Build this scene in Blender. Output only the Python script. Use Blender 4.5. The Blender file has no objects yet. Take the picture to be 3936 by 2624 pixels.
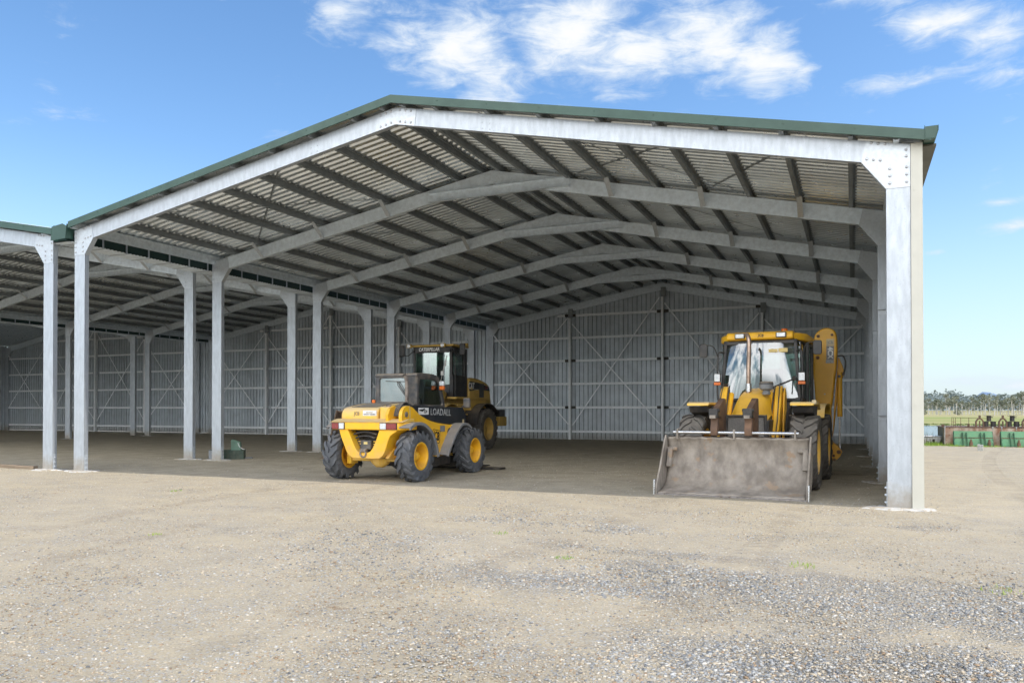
import bpy, bmesh, math, random
import numpy as np
from mathutils import Vector, Matrix, Euler
random.seed(7); RNG = np.random.default_rng(11)
R = math.radians
scene = bpy.context.scene
COL = scene.collection

# ------------------------------------------------------------------ mesh helpers
class MB:
    def __init__(self): self.v = []; self.f = []
    def add(self, vs, fs):
        o = len(self.v); self.v.extend([tuple(p) for p in vs]); self.f.extend([tuple(i + o for i in f) for f in fs]); return self
    def box(self, x0, x1, y0, y1, z0, z1):
        vs = [(x, y, z) for z in (z0, z1) for y in (y0, y1) for x in (x0, x1)]
        return self.add(vs, [(0,2,3,1),(4,5,7,6),(0,1,5,4),(2,6,7,3),(0,4,6,2),(1,3,7,5)])
    def prism(self, pts, axis, lo, hi):
        def mk(p, h):
            a, b = p
            return (h, a, b) if axis == 'x' else ((a, h, b) if axis == 'y' else (a, b, h))
        n = len(pts)
        vs = [mk(p, lo) for p in pts] + [mk(p, hi) for p in pts]
        fs = [tuple(range(n)), tuple(range(2*n-1, n-1, -1))] + [(i, (i+1) % n, (i+1) % n + n, i + n) for i in range(n)]
        return self.add(vs, fs)
    def ring(self, outer, inner, axis, lo, hi):
        def mk(p, h):
            a, b = p
            return (h, a, b) if axis == 'x' else ((a, h, b) if axis == 'y' else (a, b, h))
        n = len(outer)
        vs = [mk(p, lo) for p in outer] + [mk(p, lo) for p in inner] + [mk(p, hi) for p in outer] + [mk(p, hi) for p in inner]
        fs = []
        for i in range(n):
            j = (i+1) % n
            fs += [(i, j, n+j, n+i), (2*n+i, 3*n+i, 3*n+j, 2*n+j), (i, 2*n+i, 2*n+j, j), (n+i, n+j, 3*n+j, 3*n+i)]
        return self.add(vs, fs)
    def tube(self, path, r, n=8, closed=False):
        P = [Vector(p) for p in path]; m = len(P)
        rs = r if isinstance(r, (list, tuple)) else [r]*m
        vs = []; prev = None
        for i, p in enumerate(P):
            a = P[(i-1) % m] if (closed or i > 0) else p
            b = P[(i+1) % m] if (closed or i < m-1) else p
            t = (b - a).normalized()
            if prev is None:
                up = Vector((0,0,1)) if abs(t.z) < .9 else Vector((1,0,0))
                u = t.cross(up).normalized()
            else:
                u = (prev - t*prev.dot(t)).normalized()
            prev = u; w = t.cross(u)
            for k in range(n):
                an = 2*math.pi*k/n
                vs.append(p + (u*math.cos(an) + w*math.sin(an))*rs[i])
        fs = []
        for i in range(m if closed else m-1):
            j = (i+1) % m
            for k in range(n):
                l = (k+1) % n
                fs.append((i*n+k, i*n+l, j*n+l, j*n+k))
        if not closed:
            fs.append(tuple(range(n-1, -1, -1))); fs.append(tuple((m-1)*n + k for k in range(n)))
        return self.add(vs, fs)
    def cyl(self, p0, p1, r, n=12, r2=None):
        return self.tube([p0, p1], [r, r if r2 is None else r2], n)
    def lathe(self, prof, axis='x', c=(0,0,0), n=32, closed=False, cap=True):
        vs = []
        for (r, h) in prof:
            for k in range(n):
                a = 2*math.pi*k/n; ca, sa = r*math.cos(a), r*math.sin(a)
                p = (h, ca, sa) if axis == 'x' else ((ca, h, sa) if axis == 'y' else (ca, sa, h))
                vs.append((p[0]+c[0], p[1]+c[1], p[2]+c[2]))
        m = len(prof); fs = []
        for i in range(m if closed else m-1):
            j = (i+1) % m
            for k in range(n):
                l = (k+1) % n
                fs.append((i*n+k, i*n+l, j*n+l, j*n+k))
        if not closed and cap:
            if prof[0][0] > 1e-4: fs.append(tuple(range(n-1, -1, -1)))
            if prof[-1][0] > 1e-4: fs.append(tuple((m-1)*n+k for k in range(n)))
        return self.add(vs, fs)
    def bar(self, p0, p1, w, t, side=(1,0,0)):
        p0 = Vector(p0); p1 = Vector(p1); d = (p1-p0).normalized(); s = Vector(side)
        s = (s - d*s.dot(d)).normalized(); u = d.cross(s)
        vs = []
        for p in (p0, p1):
            for a, b in ((-1,-1),(1,-1),(1,1),(-1,1)):
                vs.append(p + s*(a*w/2) + u*(b*t/2))
        return self.add(vs, [(0,1,2,3),(7,6,5,4),(0,4,5,1),(1,5,6,2),(2,6,7,3),(3,7,4,0)])
    def strip(self, path, lo, hi, t, axis='x'):
        # a bent plate: path of 2d points, extruded lo..hi along the axis, thickness t
        n = len(path); off = []
        for i, p in enumerate(path):
            a = Vector(path[max(i-1,0)]); b = Vector(path[min(i+1,n-1)])
            d = (b-a).normalized(); off.append((p[0]-d.y*t, p[1]+d.x*t))
        return self.prism(list(path)+off[::-1], axis, lo, hi)
    def merge(self, o, M=None):
        vs = o.v if M is None else [tuple(M @ Vector(p)) for p in o.v]
        return self.add(vs, o.f)

def mesh_of(name, mb, mat, smooth=30):
    me = bpy.data.meshes.new(name)
    me.from_pydata(mb.v, [], mb.f)
    bm = bmesh.new(); bm.from_mesh(me)
    bmesh.ops.recalc_face_normals(bm, faces=bm.faces)
    bm.to_mesh(me); bm.free()
    if smooth:
        me.polygons.foreach_set('use_smooth', [True]*len(me.polygons))
        me.set_sharp_from_angle(angle=R(smooth))
    if mat: me.materials.append(mat)
    return me

def build(name, mb, mat, parent=None, bevel=0, smooth=30, seg=2):
    me = mesh_of(name, mb, mat, smooth)
    o = bpy.data.objects.new(name, me); COL.objects.link(o)
    if parent: o.parent = parent
    if bevel:
        b = o.modifiers.new('bevel', 'BEVEL'); b.width = bevel; b.segments = seg; b.limit_method = 'ANGLE'; b.angle_limit = R(35)
    return o

def link(name, me, parent=None, loc=None):
    o = bpy.data.objects.new(name, me); COL.objects.link(o)
    if parent: o.parent = parent
    if loc is not None: o.location = loc
    return o

def tag(o, label=None, cat=None, group=None, kind=None):
    if label: o['label'] = label
    if cat: o['category'] = cat
    if group: o['group'] = group
    if kind: o['kind'] = kind
    return o

def thing(name, label, cat, loc=(0,0,0), rotz=0, group=None):
    o = bpy.data.objects.new(name, None); COL.objects.link(o); o.empty_display_size = .2
    o.location = loc; o.rotation_euler = (0,0,rotz)
    return tag(o, label, cat, group)

def copy_tree(o, parent=None):
    c = o.copy(); COL.objects.link(c)
    if parent: c.parent = parent
    for ch in [x for x in bpy.data.objects if x.parent == o]: copy_tree(ch, c)
    return c

FACE_F = Matrix.Rotation(R(90), 4, 'X')                    # reads from -y
FACE_R = Matrix.Rotation(R(90), 4, 'Z') @ Matrix.Rotation(R(90), 4, 'X')   # reads from +x
def lettering(body, size, mat, parent, loc, face=FACE_F, bold=.02, sx=1., shear=0., spin=0., ext=.0015, space=1.):
    cu = bpy.data.curves.new('lettering', 'FONT'); cu.body = body; cu.size = size; cu.offset = bold*size
    cu.extrude = ext; cu.align_x = 'CENTER'; cu.align_y = 'CENTER'; cu.shear = shear; cu.space_character = space; cu.resolution_u = 3
    t = bpy.data.objects.new('lettering', cu); COL.objects.link(t)
    dg = bpy.context.evaluated_depsgraph_get(); dg.update()
    me = bpy.data.meshes.new_from_object(t.evaluated_get(dg))
    bpy.data.objects.remove(t); bpy.data.curves.remove(cu)
    me.materials.clear(); me.materials.append(mat)
    o = link('lettering', me, parent)
    o.matrix_local = Matrix.Translation(loc) @ face @ Matrix.Rotation(spin, 4, 'Z') @ Matrix.Diagonal((sx,1,1,1))
    return o

# ------------------------------------------------------------------ materials
def _n(nt, typ, **kw):
    n = nt.nodes.new(typ)
    for k, v in kw.items(): setattr(n, k, v)
    return n
def mth(nt, op, a, b=None, c=None, clamp=False):
    n = _n(nt, 'ShaderNodeMath', operation=op); n.use_clamp = clamp
    for i, x in enumerate((a, b, c)):
        if x is None: continue
        if isinstance(x, (int, float)): n.inputs[i].default_value = x
        else: nt.links.new(x, n.inputs[i])
    return n.outputs[0]
def mixc(nt, fac, a, b):
    n = _n(nt, 'ShaderNodeMix', data_type='RGBA')
    for i, x in ((0, fac), (6, a), (7, b)):
        if isinstance(x, (int, float)): n.inputs[i].default_value = x
        elif isinstance(x, (tuple, list)): n.inputs[i].default_value = (x[0], x[1], x[2], 1)
        else: nt.links.new(x, n.inputs[i])
    return n.outputs[2]
def noise(nt, vec, scale, detail=4, rough=.55, dist=0., out=0):
    n = _n(nt, 'ShaderNodeTexNoise'); n.inputs['Scale'].default_value = scale; n.inputs['Detail'].default_value = detail
    n.inputs['Roughness'].default_value = rough; n.inputs['Distortion'].default_value = dist
    if vec is not None: nt.links.new(vec, n.inputs['Vector'])
    return n.outputs[out]
def ramp(nt, fac, lo, hi):
    n = _n(nt, 'ShaderNodeMapRange', interpolation_type='SMOOTHSTEP'); n.clamp = True
    n.inputs['From Min'].default_value = lo; n.inputs['From Max'].default_value = hi
    nt.links.new(fac, n.inputs['Value']); return n.outputs[0]
def scl(nt, vec, s):
    n = _n(nt, 'ShaderNodeVectorMath', operation='MULTIPLY'); nt.links.new(vec, n.inputs[0]); n.inputs[1].default_value = s
    return n.outputs[0]

MATS = {}
def mat(name, col, rough=.5, metal=0., var=.15, vscale=3., col2=None, bump=0., bscale=60., dust=0., dustcol=(.42,.34,.24), spots=None, spec=.5, streak=None, upd=True, splash=None, panels=None):
    if name in MATS: return MATS[name]
    m = bpy.data.materials.new(name); m.use_nodes = True; nt = m.node_tree
    bs = nt.nodes['Principled BSDF']; tc = _n(nt, 'ShaderNodeTexCoord'); ob = tc.outputs['Object']
    sv = scl(nt, ob, streak) if streak else ob
    nz = noise(nt, sv, vscale, 5, .6)
    c2 = col2 or tuple(max(0, c*(1-2.2*var)) for c in col)
    c1 = col
    base = mixc(nt, ramp(nt, nz, .3, .7), c1, c2)
    if spots:
        sc, thr, scol = spots
        base = mixc(nt, ramp(nt, noise(nt, ob, sc, 6, .65), thr, thr+.07), base, scol)
    rsock = mth(nt, 'MULTIPLY_ADD', nz, .25, rough-.12, clamp=True)
    if dust:
        geo = _n(nt, 'ShaderNodeNewGeometry'); sx = _n(nt, 'ShaderNodeSeparateXYZ'); nt.links.new(geo.outputs['Normal'], sx.inputs[0])
        up = ramp(nt, sx.outputs[2], .2, .95)
        dn = ramp(nt, noise(nt, ob, 5., 7, .7), .35, .75)
        f = mth(nt, 'MULTIPLY', mth(nt, 'ADD', mth(nt, 'MULTIPLY', up, .75 if upd else .1), mth(nt, 'MULTIPLY', dn, .55)), dust, clamp=True)
        base = mixc(nt, f, base, dustcol)
        rsock = mth(nt, 'ADD', rsock, mth(nt, 'MULTIPLY', f, .4), clamp=True)
    if panels:      # separate sheets differ slightly in tone
        ax, wd, amt = panels
        s3_ = _n(nt, 'ShaderNodeSeparateXYZ'); nt.links.new(ob, s3_.inputs[0]); wn = _n(nt, 'ShaderNodeTexWhiteNoise', noise_dimensions='1D')
        nt.links.new(mth(nt, 'FLOOR', mth(nt, 'MULTIPLY', s3_.outputs[ax], 1/wd)), wn.inputs['W'])
        base = mixc(nt, mth(nt, 'MULTIPLY', wn.outputs['Value'], amt), base, (.10,.105,.11))
    if splash:      # dirt thrown up from the ground
        zt, amt, dc = splash
        s4_ = _n(nt, 'ShaderNodeSeparateXYZ'); nt.links.new(ob, s4_.inputs[0])
        lo = mth(nt, 'SUBTRACT', 1., ramp(nt, mth(nt, 'ADD', s4_.outputs[2], mth(nt, 'MULTIPLY', mth(nt, 'SUBTRACT', noise(nt, ob, 7., 6, .7), .5), zt*1.4)), zt*.1, zt))
        base = mixc(nt, mth(nt, 'MULTIPLY', lo, amt), base, dc); rsock = mth(nt, 'ADD', rsock, mth(nt, 'MULTIPLY', lo, .35), clamp=True)
    nt.links.new(base, bs.inputs['Base Color']); nt.links.new(rsock, bs.inputs['Roughness'])
    bs.inputs['Metallic'].default_value = metal; bs.inputs['Specular IOR Level'].default_value = spec
    if bump:
        b = _n(nt, 'ShaderNodeBump'); b.inputs['Strength'].default_value = bump; b.inputs['Distance'].default_value = .01
        nt.links.new(noise(nt, ob, bscale, 5, .65), b.inputs['Height']); nt.links.new(b.outputs[0], bs.inputs['Normal'])
    MATS[name] = m; return m

def glass(name, tint, gloss=.25, rough=.02, dustf=0.):
    m = bpy.data.materials.new(name); m.use_nodes = True; nt = m.node_tree; nt.nodes.remove(nt.nodes['Principled BSDF'])
    out = nt.nodes['Material Output']
    tr = _n(nt, 'ShaderNodeBsdfTransparent'); tr.inputs[0].default_value = (*tint, 1)
    gl = _n(nt, 'ShaderNodeBsdfGlossy'); gl.inputs['Roughness'].default_value = rough; gl.inputs[0].default_value = (.95,.97,1,1)
    lw = _n(nt, 'ShaderNodeLayerWeight'); lw.inputs[0].default_value = .35
    f = mth(nt, 'MULTIPLY_ADD', lw.outputs['Fresnel'], .8, gloss, clamp=True)
    mx = _n(nt, 'ShaderNodeMixShader'); nt.links.new(f, mx.inputs[0]); nt.links.new(tr.outputs[0], mx.inputs[1]); nt.links.new(gl.outputs[0], mx.inputs[2])
    last = mx.outputs[0]
    if dustf:
        df = _n(nt, 'ShaderNodeBsdfDiffuse'); df.inputs[0].default_value = (.62,.64,.6,1)
        tc = _n(nt, 'ShaderNodeTexCoord'); k = mth(nt, 'MULTIPLY', ramp(nt, noise(nt, tc.outputs['Object'], 4, 5), .2, .8), dustf)
        m2 = _n(nt, 'ShaderNodeMixShader'); nt.links.new(k, m2.inputs[0]); nt.links.new(last, m2.inputs[1]); nt.links.new(df.outputs[0], m2.inputs[2]); last = m2.outputs[0]
    nt.links.new(last, out.inputs[0]); return m

GALV = mat('galvanised', (.50,.54,.585), .40, .40, .08, 14., bump=.06, bscale=90, streak=(1,1,.25), spots=(38., .58, (.37,.405,.445)), splash=(.42, .65, (.36,.30,.215)))
GALV_IN = mat('galvanised_inner', (.78,.86,.93), .42, .35, .08, 9., bump=.05, bscale=80, spots=(45., .6, (.60,.60,.58)))
PLATE = mat('galvanised_plate', (.55,.59,.63), .36, .35, .06, 20., spots=(60., .62, (.6,.61,.63)))
STEELD = mat('purlin_steel', (.27,.295,.31), .5, .3, .08, 6.)
ROOFM = mat('roof_sheet_steel', (.86,.92,.96), .30, .85, .05, 4., panels=(1, .8, .16))
WALLM = mat('wall_sheet_steel', (.60,.66,.715), .42, .3, .07, 2.5, panels=(0, .8, .20), splash=(.5, .4, (.33,.28,.21)))
GIRT = mat('girt_steel', (.90,.93,.96), .4, .1, .05, 12.)
CREAM = mat('cream_paint', (.56,.545,.475), .45, 0, .03, 3.)
GREEN = mat('green_trim', (.034,.085,.062), .38, 0, .08, 3.)
GREEND = mat('green_trim_dark', (.018,.042,.032), .45, 0, .08, 3.)
CONC = mat('concrete', (.56,.54,.50), .9, 0, .1, 9., bump=.9, bscale=28, spots=(7., .50, (.40,.34,.26)))
BOLTM = mat('bolt_steel', (.5,.51,.53), .35, .7, .1, 20.)
YEL = mat('yellow_paint', (.90,.50,.014), .36, 0, .07, 2.5, col2=(.82,.43,.014), splash=(.85, .55, (.42,.34,.23)), dust=.22, dustcol=(.50,.38,.22), spots=(26., .71, (.30,.17,.05)))
YELD = mat('yellow_paint_dusty', (.88,.53,.04), .5, 0, .08, 2.5, col2=(.80,.50,.08), dust=.70, dustcol=(.66,.52,.34), spots=(24., .69, (.25,.16,.07)))
YELB = mat('yellow_paint_boom', (.80,.42,.022), .42, 0, .08, 2., col2=(.70,.36,.022), dust=.15, spots=(30., .73, (.2,.1,.03)))
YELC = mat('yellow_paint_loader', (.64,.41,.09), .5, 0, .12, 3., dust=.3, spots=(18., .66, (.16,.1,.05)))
YELR = mat('rim_yellow', (.90,.49,.016), .42, 0, .10, 6., col2=(.74,.38,.02), dust=.15, spots=(22., .64, (.26,.17,.08)))
BLK = mat('black_paint', (.018,.019,.022), .4, 0, .1, 4., dust=.22)
BLKD = mat('black_dusty', (.06,.063,.07), .6, 0, .15, 4., dust=.55)
BLUEB = mat('boom_black', (.020,.025,.034), .4, 0, .15, 3., dust=.10, spots=(35., .70, (.12,.12,.12)))
FEND = mat('mudguard_grey', (.20,.21,.23), .65, 0, .12, 3., dust=.45)
RUB = mat('rubber', (.098,.106,.12), .8, 0, .15, 6., dust=.42, dustcol=(.30,.29,.28), bump=.3, bscale=50)
RUBB = mat('rubber_brown', (.115,.108,.10), .85, 0, .15, 6., dust=.5, dustcol=(.30,.265,.22), bump=.3, bscale=50)
DIRT = mat('bucket_dirt', (.355,.315,.27), .85, .0, .12, 4., col2=(.165,.142,.12), streak=(1.,1.,.55), bump=1.0, bscale=26, spots=(3.6, .58, (.30,.215,.145)), dust=.3, dustcol=(.36,.30,.23))
SCRAPE = mat('worn_lip_steel', (.34,.31,.29), .38, .6, .15, 9., streak=(1,.3,.3), spots=(14., .55, (.16,.12,.10)))
DIRTE = mat('bucket_edge', (.22,.175,.15), .6, .3, .2, 6., bump=.3, bscale=30)
RUST = mat('rusty_steel', (.20,.115,.07), .75, .1, .2, 5., col2=(.11,.07,.05), bump=.3, bscale=30)
RUSTB = mat('bucket_brown', (.20,.14,.10), .8, .1, .2, 4., bump=.4, bscale=25, dust=.3)
CHROME = mat('worn_chrome', (.70,.71,.72), .22, .9, .12, 14., streak=(1,4,4))
COPPER = mat('exhaust_metal', (.50,.37,.29), .35, .7, .15, 5., spots=(20., .64, (.18,.1,.06)))
EXH = mat('exhaust_dusty', (.33,.28,.24), .6, .4, .2, 8., spots=(16., .55, (.14,.1,.08)))
LENSW = mat('lamp_lens', (.80,.82,.83), .15, .15, .12, 40.)
LENSR = mat('red_lens', (.30,.055,.05), .25, 0, .15, 30.)
LENSO = mat('orange_lens', (.75,.17,.02), .25, 0, .1, 30.)
WHITE = mat('white_vinyl', (.78,.78,.76), .5, 0, .05, 8.)
WORN = mat('worn_white', (.50,.51,.51), .6, 0, .2, 25., spots=(30., .58, (.08,.09,.1)))
LETB = mat('black_vinyl', (.015,.015,.015), .5, 0, .05, 8.)
FADE = mat('faded_print', (.36,.26,.13), .6, 0, .05, 8.)
STICK = mat('yellow_sticker', (.72,.56,.22), .5, 0, .05, 8.)
BEIGE = mat('beige_sticker', (.62,.50,.30), .5, 0, .1, 12.)
GREYST = mat('grey_sticker', (.22,.23,.24), .5, 0, .1, 12.)
GRILL = mat('grille_mesh', (.27,.255,.235), .7, .1, .15, 60., bump=.8, bscale=220)
DARK = mat('dark_frame', (.030,.030,.033), .55, .1, .2, 4., dust=.35)
SEATM = mat('seat_cloth', (.05,.045,.04), .85, 0, .1, 8.)
GLS = glass('cab_glass', (.62,.72,.66), .16)
GLSD = glass('dusty_glass', (.72,.80,.80), .22, .03, .30)
GLSW = glass('windscreen_glass', (.40,.52,.50), .15, .01, .06)
GLSC = glass('loader_glass', (.66,.78,.70), .14)

# ------------------------------------------------------------------ wheels
def tyre_mb(Rr, W, rim, nl, lh, hw, sweep, x0=.01, shoulder=.10):
    m = MB(); Rt = Rr - lh; h = W/2
    prof = [(rim, -h*.78), (rim+.03, -h*.90), ((rim+Rt)/2, -h*1.0), (Rt-.05, -h*.97), (Rt-.012, -h*.80), (Rt, -h*.4), (Rt+.002, 0),
            (Rt, h*.4), (Rt-.012, h*.80), (Rt-.05, h*.97), ((rim+Rt)/2, h*1.0), (rim+.03, h*.90), (rim, h*.78)]
    m.lathe(prof, 'x', n=48, closed=True)
    for s in (-1, 1):
        for k in range(nl):
            a0 = 2*math.pi*k/nl + (math.pi/nl if s > 0 else 0)
            pts = []
            for i in range(6):
                t = i/5
                x = s*(x0 + t*(h*.98-x0)); tt = t - (.10 if .3 < t < .7 else 0)
                pts.append((x, a0 + sweep*tt, Rr - .018*t*t, Rt - .03 - .012*t*t, hw*(1+.25*t)))
            pts.append((s*h*1.03, a0 + sweep*1.02, Rr - shoulder*.55, Rt - shoulder - .02, hw*1.2))
            pts.append((s*h*1.0, a0 + sweep*1.03, Rr - shoulder*1.15, Rt - shoulder - .03, hw*.9))
            vs = []
            for (x, a, ro, ri, w) in pts:
                for (da, rr) in ((-w/Rr, ri), (-w*.85/Rr, ro), (w*.85/Rr, ro), (w/Rr, ri)):
                    vs.append((x, rr*math.cos(a+da), rr*math.sin(a+da)))
            fs = []
            for i in range(len(pts)-1):
                for q in range(3): fs.append((i*4+q, i*4+q+1, i*4+q+5, i*4+q+4))
            fs += [(0,1,2,3), tuple((len(pts)-1)*4+q for q in (3,2,1,0))]
            m.add(vs, fs)
    return m
def rim_mb(rim, W, hub=.11, dish=.4, bolts=8, hx=1.):
    m = MB(); h = W/2
    m.lathe([(rim+.022, h*.84), (rim+.012, h*.90), (rim-.012, h*.88), (rim-.03, h*.60), (rim*.86, h*dish), (rim*.60, h*(dish-.10)), (rim*.52, h*dish),
             (hub+.02, h*dish), (hub+.01, h*(dish+.30*hx)), (hub*.85, h*(dish+.38*hx)), (hub*.5, h*(dish+.45*hx)), (.001, h*(dish+.46*hx))], 'x', n=36, cap=False)
    m.lathe([(rim+.004, h*.6), (rim+.004, -h*.82), (rim+.02, -h*.88), (rim-.015, -h*.85), (rim-.03, -h*.5), (rim-.03, h*.55)], 'x', n=36, closed=True)
    for k in range(bolts):
        a = 2*math.pi*k/bolts; q = (rim*.52+hub)/2+.02
        m.cyl((h*dish-.01, q*math.cos(a), q*math.sin(a)), (h*dish+.025, q*math.cos(a), q*math.sin(a)), .014, 6)
    return m
def add_wheel(parent, tyre_me, rim_me, loc, side, spin=0., steer=0., shade_bolts=None):
    w = bpy.data.objects.new('wheel', None); COL.objects.link(w); w.parent = parent; w.location = loc; w.empty_display_size = .2
    w.rotation_euler = Euler((spin, 0, steer + (0 if side > 0 else math.pi)), 'XYZ')
    link('tyre', tyre_me, w); link('rim', rim_me, w)
    if shade_bolts: link('rim_shade_bolts', shade_bolts, w)
    return w

# ================================================================== the machinery shed
YF = [0., 4., 8.207, 12.471, 16.786, 20.999]
SPAN = 16.24; RX = 8.136; WEB = .30; PUR = .12
shed = thing('machinery_shed', 'long open-fronted galvanised farm shed with three gable spans and green trim', 'shed')
class Span:
    def __init__(s, x0, zl, zr, zm=6.373): s.x0, s.zl, s.zr, s.zm = x0, zl, zr, zm
    def u(s, x):                       # underside of the rafter, x measured inside the span
        return s.zl + (s.zm-s.zl)*x/RX if x <= RX else s.zm + (s.zr-s.zm)*(x-RX)/(SPAN-RX)
SA = Span(0., 4.928, 4.631); SB = Span(-16.92, 4.90, 4.87); SC = Span(-33.84, 4.88, 4.87)
CW = .31

def c_column(name, x0, x1, y, z1, cleat=None):
    m = MB(); t = .005; d = .105
    m.box(x0, x1, y, y+t, 0.01, z1)
    for xa, s in ((x0, 1), (x1, -1)):
        m.box(min(xa, xa+s*t), max(xa, xa+s*t), y+t+.0005, y+d, .01, z1)
        m.box(min(xa+s*(t+.0005), xa+s*.024), max(xa+s*(t+.0005), xa+s*.024), y+d-t, y+d, .01, z1)
    o = build('column', m, GALV, shed)
    if cleat:
        xc = x1 if cleat > 0 else x0
        k = MB(); a, b = sorted((xc + cleat*.002, xc + cleat*.010))
        k.box(a, b, y+.012, y+.095, .02, .36)
        for zz in (.08, .18, .28): k.cyl((xc+cleat*.008, y+.055, zz), (xc+cleat*.034, y+.055, zz), .016, 8)
        build('base_cleat', k, PLATE, o)
    return o

def haunch(sp, y, left, hb, hx, bolts=False):
    x0 = sp.x0; m = MB(); sg = 1 if left else -1; w = CW if left else .295
    xe = 0. if left else SPAN
    def X(v): return x0 + xe + sg*v
    uz = lambda v: sp.u(xe + sg*v)
    slope = abs(uz(.8)-uz(.2))/.6
    top = lambda v: uz(v) + WEB - .004
    pts = [(X(0), hb), (X(w), hb), (X(hx), uz(hx)), (X(hx-WEB*slope), top(hx-WEB*slope)), (X(.001), top(0))]
    m.prism(pts, 'y', y-.009, y-.001)
    m.bar((X(w)+0, y+.05, hb), (X(hx), y+.05, uz(hx)), .11, .006, (0,1,0))
    bl = []
    for zz in (.07, .17, .27): bl += [(X(.045), hb+zz), (X(w-.045), hb+zz)]
    for i in range(3):
        v = hx - .07 - i*.085
        bl += [(X(v), uz(v)+.045), (X(v-WEB*slope*.9), top(v)-.035)]
    bl += [(X(.05), uz(0)+WEB-.07), (X(.05), uz(0)+WEB-.16)]
    if not bolts:
        for (bx, bz) in bl: m.cyl((bx, y-.008, bz), (bx, y-.024, bz), .014, 6)
    o = build('haunch_plate', m, PLATE, shed)
    if bolts:
        for (bx, bz) in bl:
            k = MB(); k.lathe([(.020, 0), (.020, -.004), (.015, -.012), (.001, -.017)], 'y', (bx, y-.009, bz), 10)
            build('bolt', k, BOLTM, o)
    return o

def rafter(sp, y, left, end=False):
    m = MB(); a, b = (0., RX) if left else (RX, SPAN); e = .012
    a += e if left else e; b -= e
    xa, xb = sp.x0+a, sp.x0+b; ua, ub = sp.u(a), sp.u(b)
    m.prism([(xa, ua), (xb, ub), (xb, ub+WEB), (xa, ua+WEB)], 'y', y, y+.005)
    for dz in (0., WEB-.005):
        m.prism([(xa, ua+dz), (xb, ub+dz), (xb, ub+dz+.005), (xa, ua+dz+.005)], 'y', y+.0055, y+.105)
    m.prism([(xa, ua+.006), (xb, ub+.006), (xb, ub+.028), (xa, ua+.028)], 'y', y+.1, y+.105)
    if y == 0 :   # splice bolts one purlin bay from the ridge
        for i, fx in enumerate((6.30, 6.44, 9.82, 9.96)):
            if left == (fx < RX):
                for dz in (.05, .15, .25): m.cyl((sp.x0+fx, y+.001, sp.u(fx)+dz), (sp.x0+fx, y-.010, sp.u(fx)+dz), .012, 6)
    return build('rafter', m, GALV if y == 0 else GALV_IN, shed)

def apex(sp, y, bolts):
    m = MB(); h = .36
    L = lambda x, dz: (sp.x0+x, sp.u(x)+dz)
    pts = [L(RX-h-.06, -.004), L(RX, -.004), L(RX+h+.03, -.004), L(RX+h+.06, WEB-.004), L(RX, WEB-.004), L(RX-h, WEB-.004)]
    m.prism(pts, 'y', y-.009, y-.001)
    bl = []
    for i in range(3):
        v = .09 + i*.11
        for s in (-1, 1): bl += [L(RX+s*v, .05), L(RX+s*v, WEB-.05)]
    if not bolts:
        for (bx, bz) in bl: m.cyl((bx, y-.008, bz), (bx, y-.022, bz), .014, 6)
    o = build('apex_plate', m, PLATE if y == 0 else GALV_IN, shed)
    if bolts:
        for (bx, bz) in bl:
            k = MB(); k.lathe([(.020, 0), (.020, -.004), (.015, -.012), (.001, -.017)], 'y', (bx, y-.009, bz), 10)
            build('bolt', k, BOLTM, o)

def pad(cx, cy, rx, ry, seed, shape=None):
    rr = random.Random(seed); m = MB(); n = 40; ph = [rr.uniform(0, 6.28) for _ in range(6)]
    vs = [(cx, cy, .022)]; fs = []
    for ring, (k, z) in enumerate(((.55, .021), (.85, .014), (1.0, -.03))):
        for i in range(n):
            a = 2*math.pi*i/n
            w = 1 + .13*math.sin(3*a+ph[0]) + .08*math.sin(7*a+ph[1]) + .05*math.sin(13*a+ph[2]) + rr.uniform(-.05,.05)
            vs.append((cx + rx*k*w*math.cos(a), cy + ry*k*w*math.sin(a), z + rr.uniform(-.006, .008)))
    for i in range(n): fs.append((0, 1+i, 1+(i+1) % n))
    for g in range(2):
        for i in range(n):
            j = (i+1) % n; fs.append((1+g*n+i, 1+(g+1)*n+i, 1+(g+1)*n+j, 1+g*n+j))
    m.add(vs, fs); build('concrete_pad', m, CONC, shed)

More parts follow.
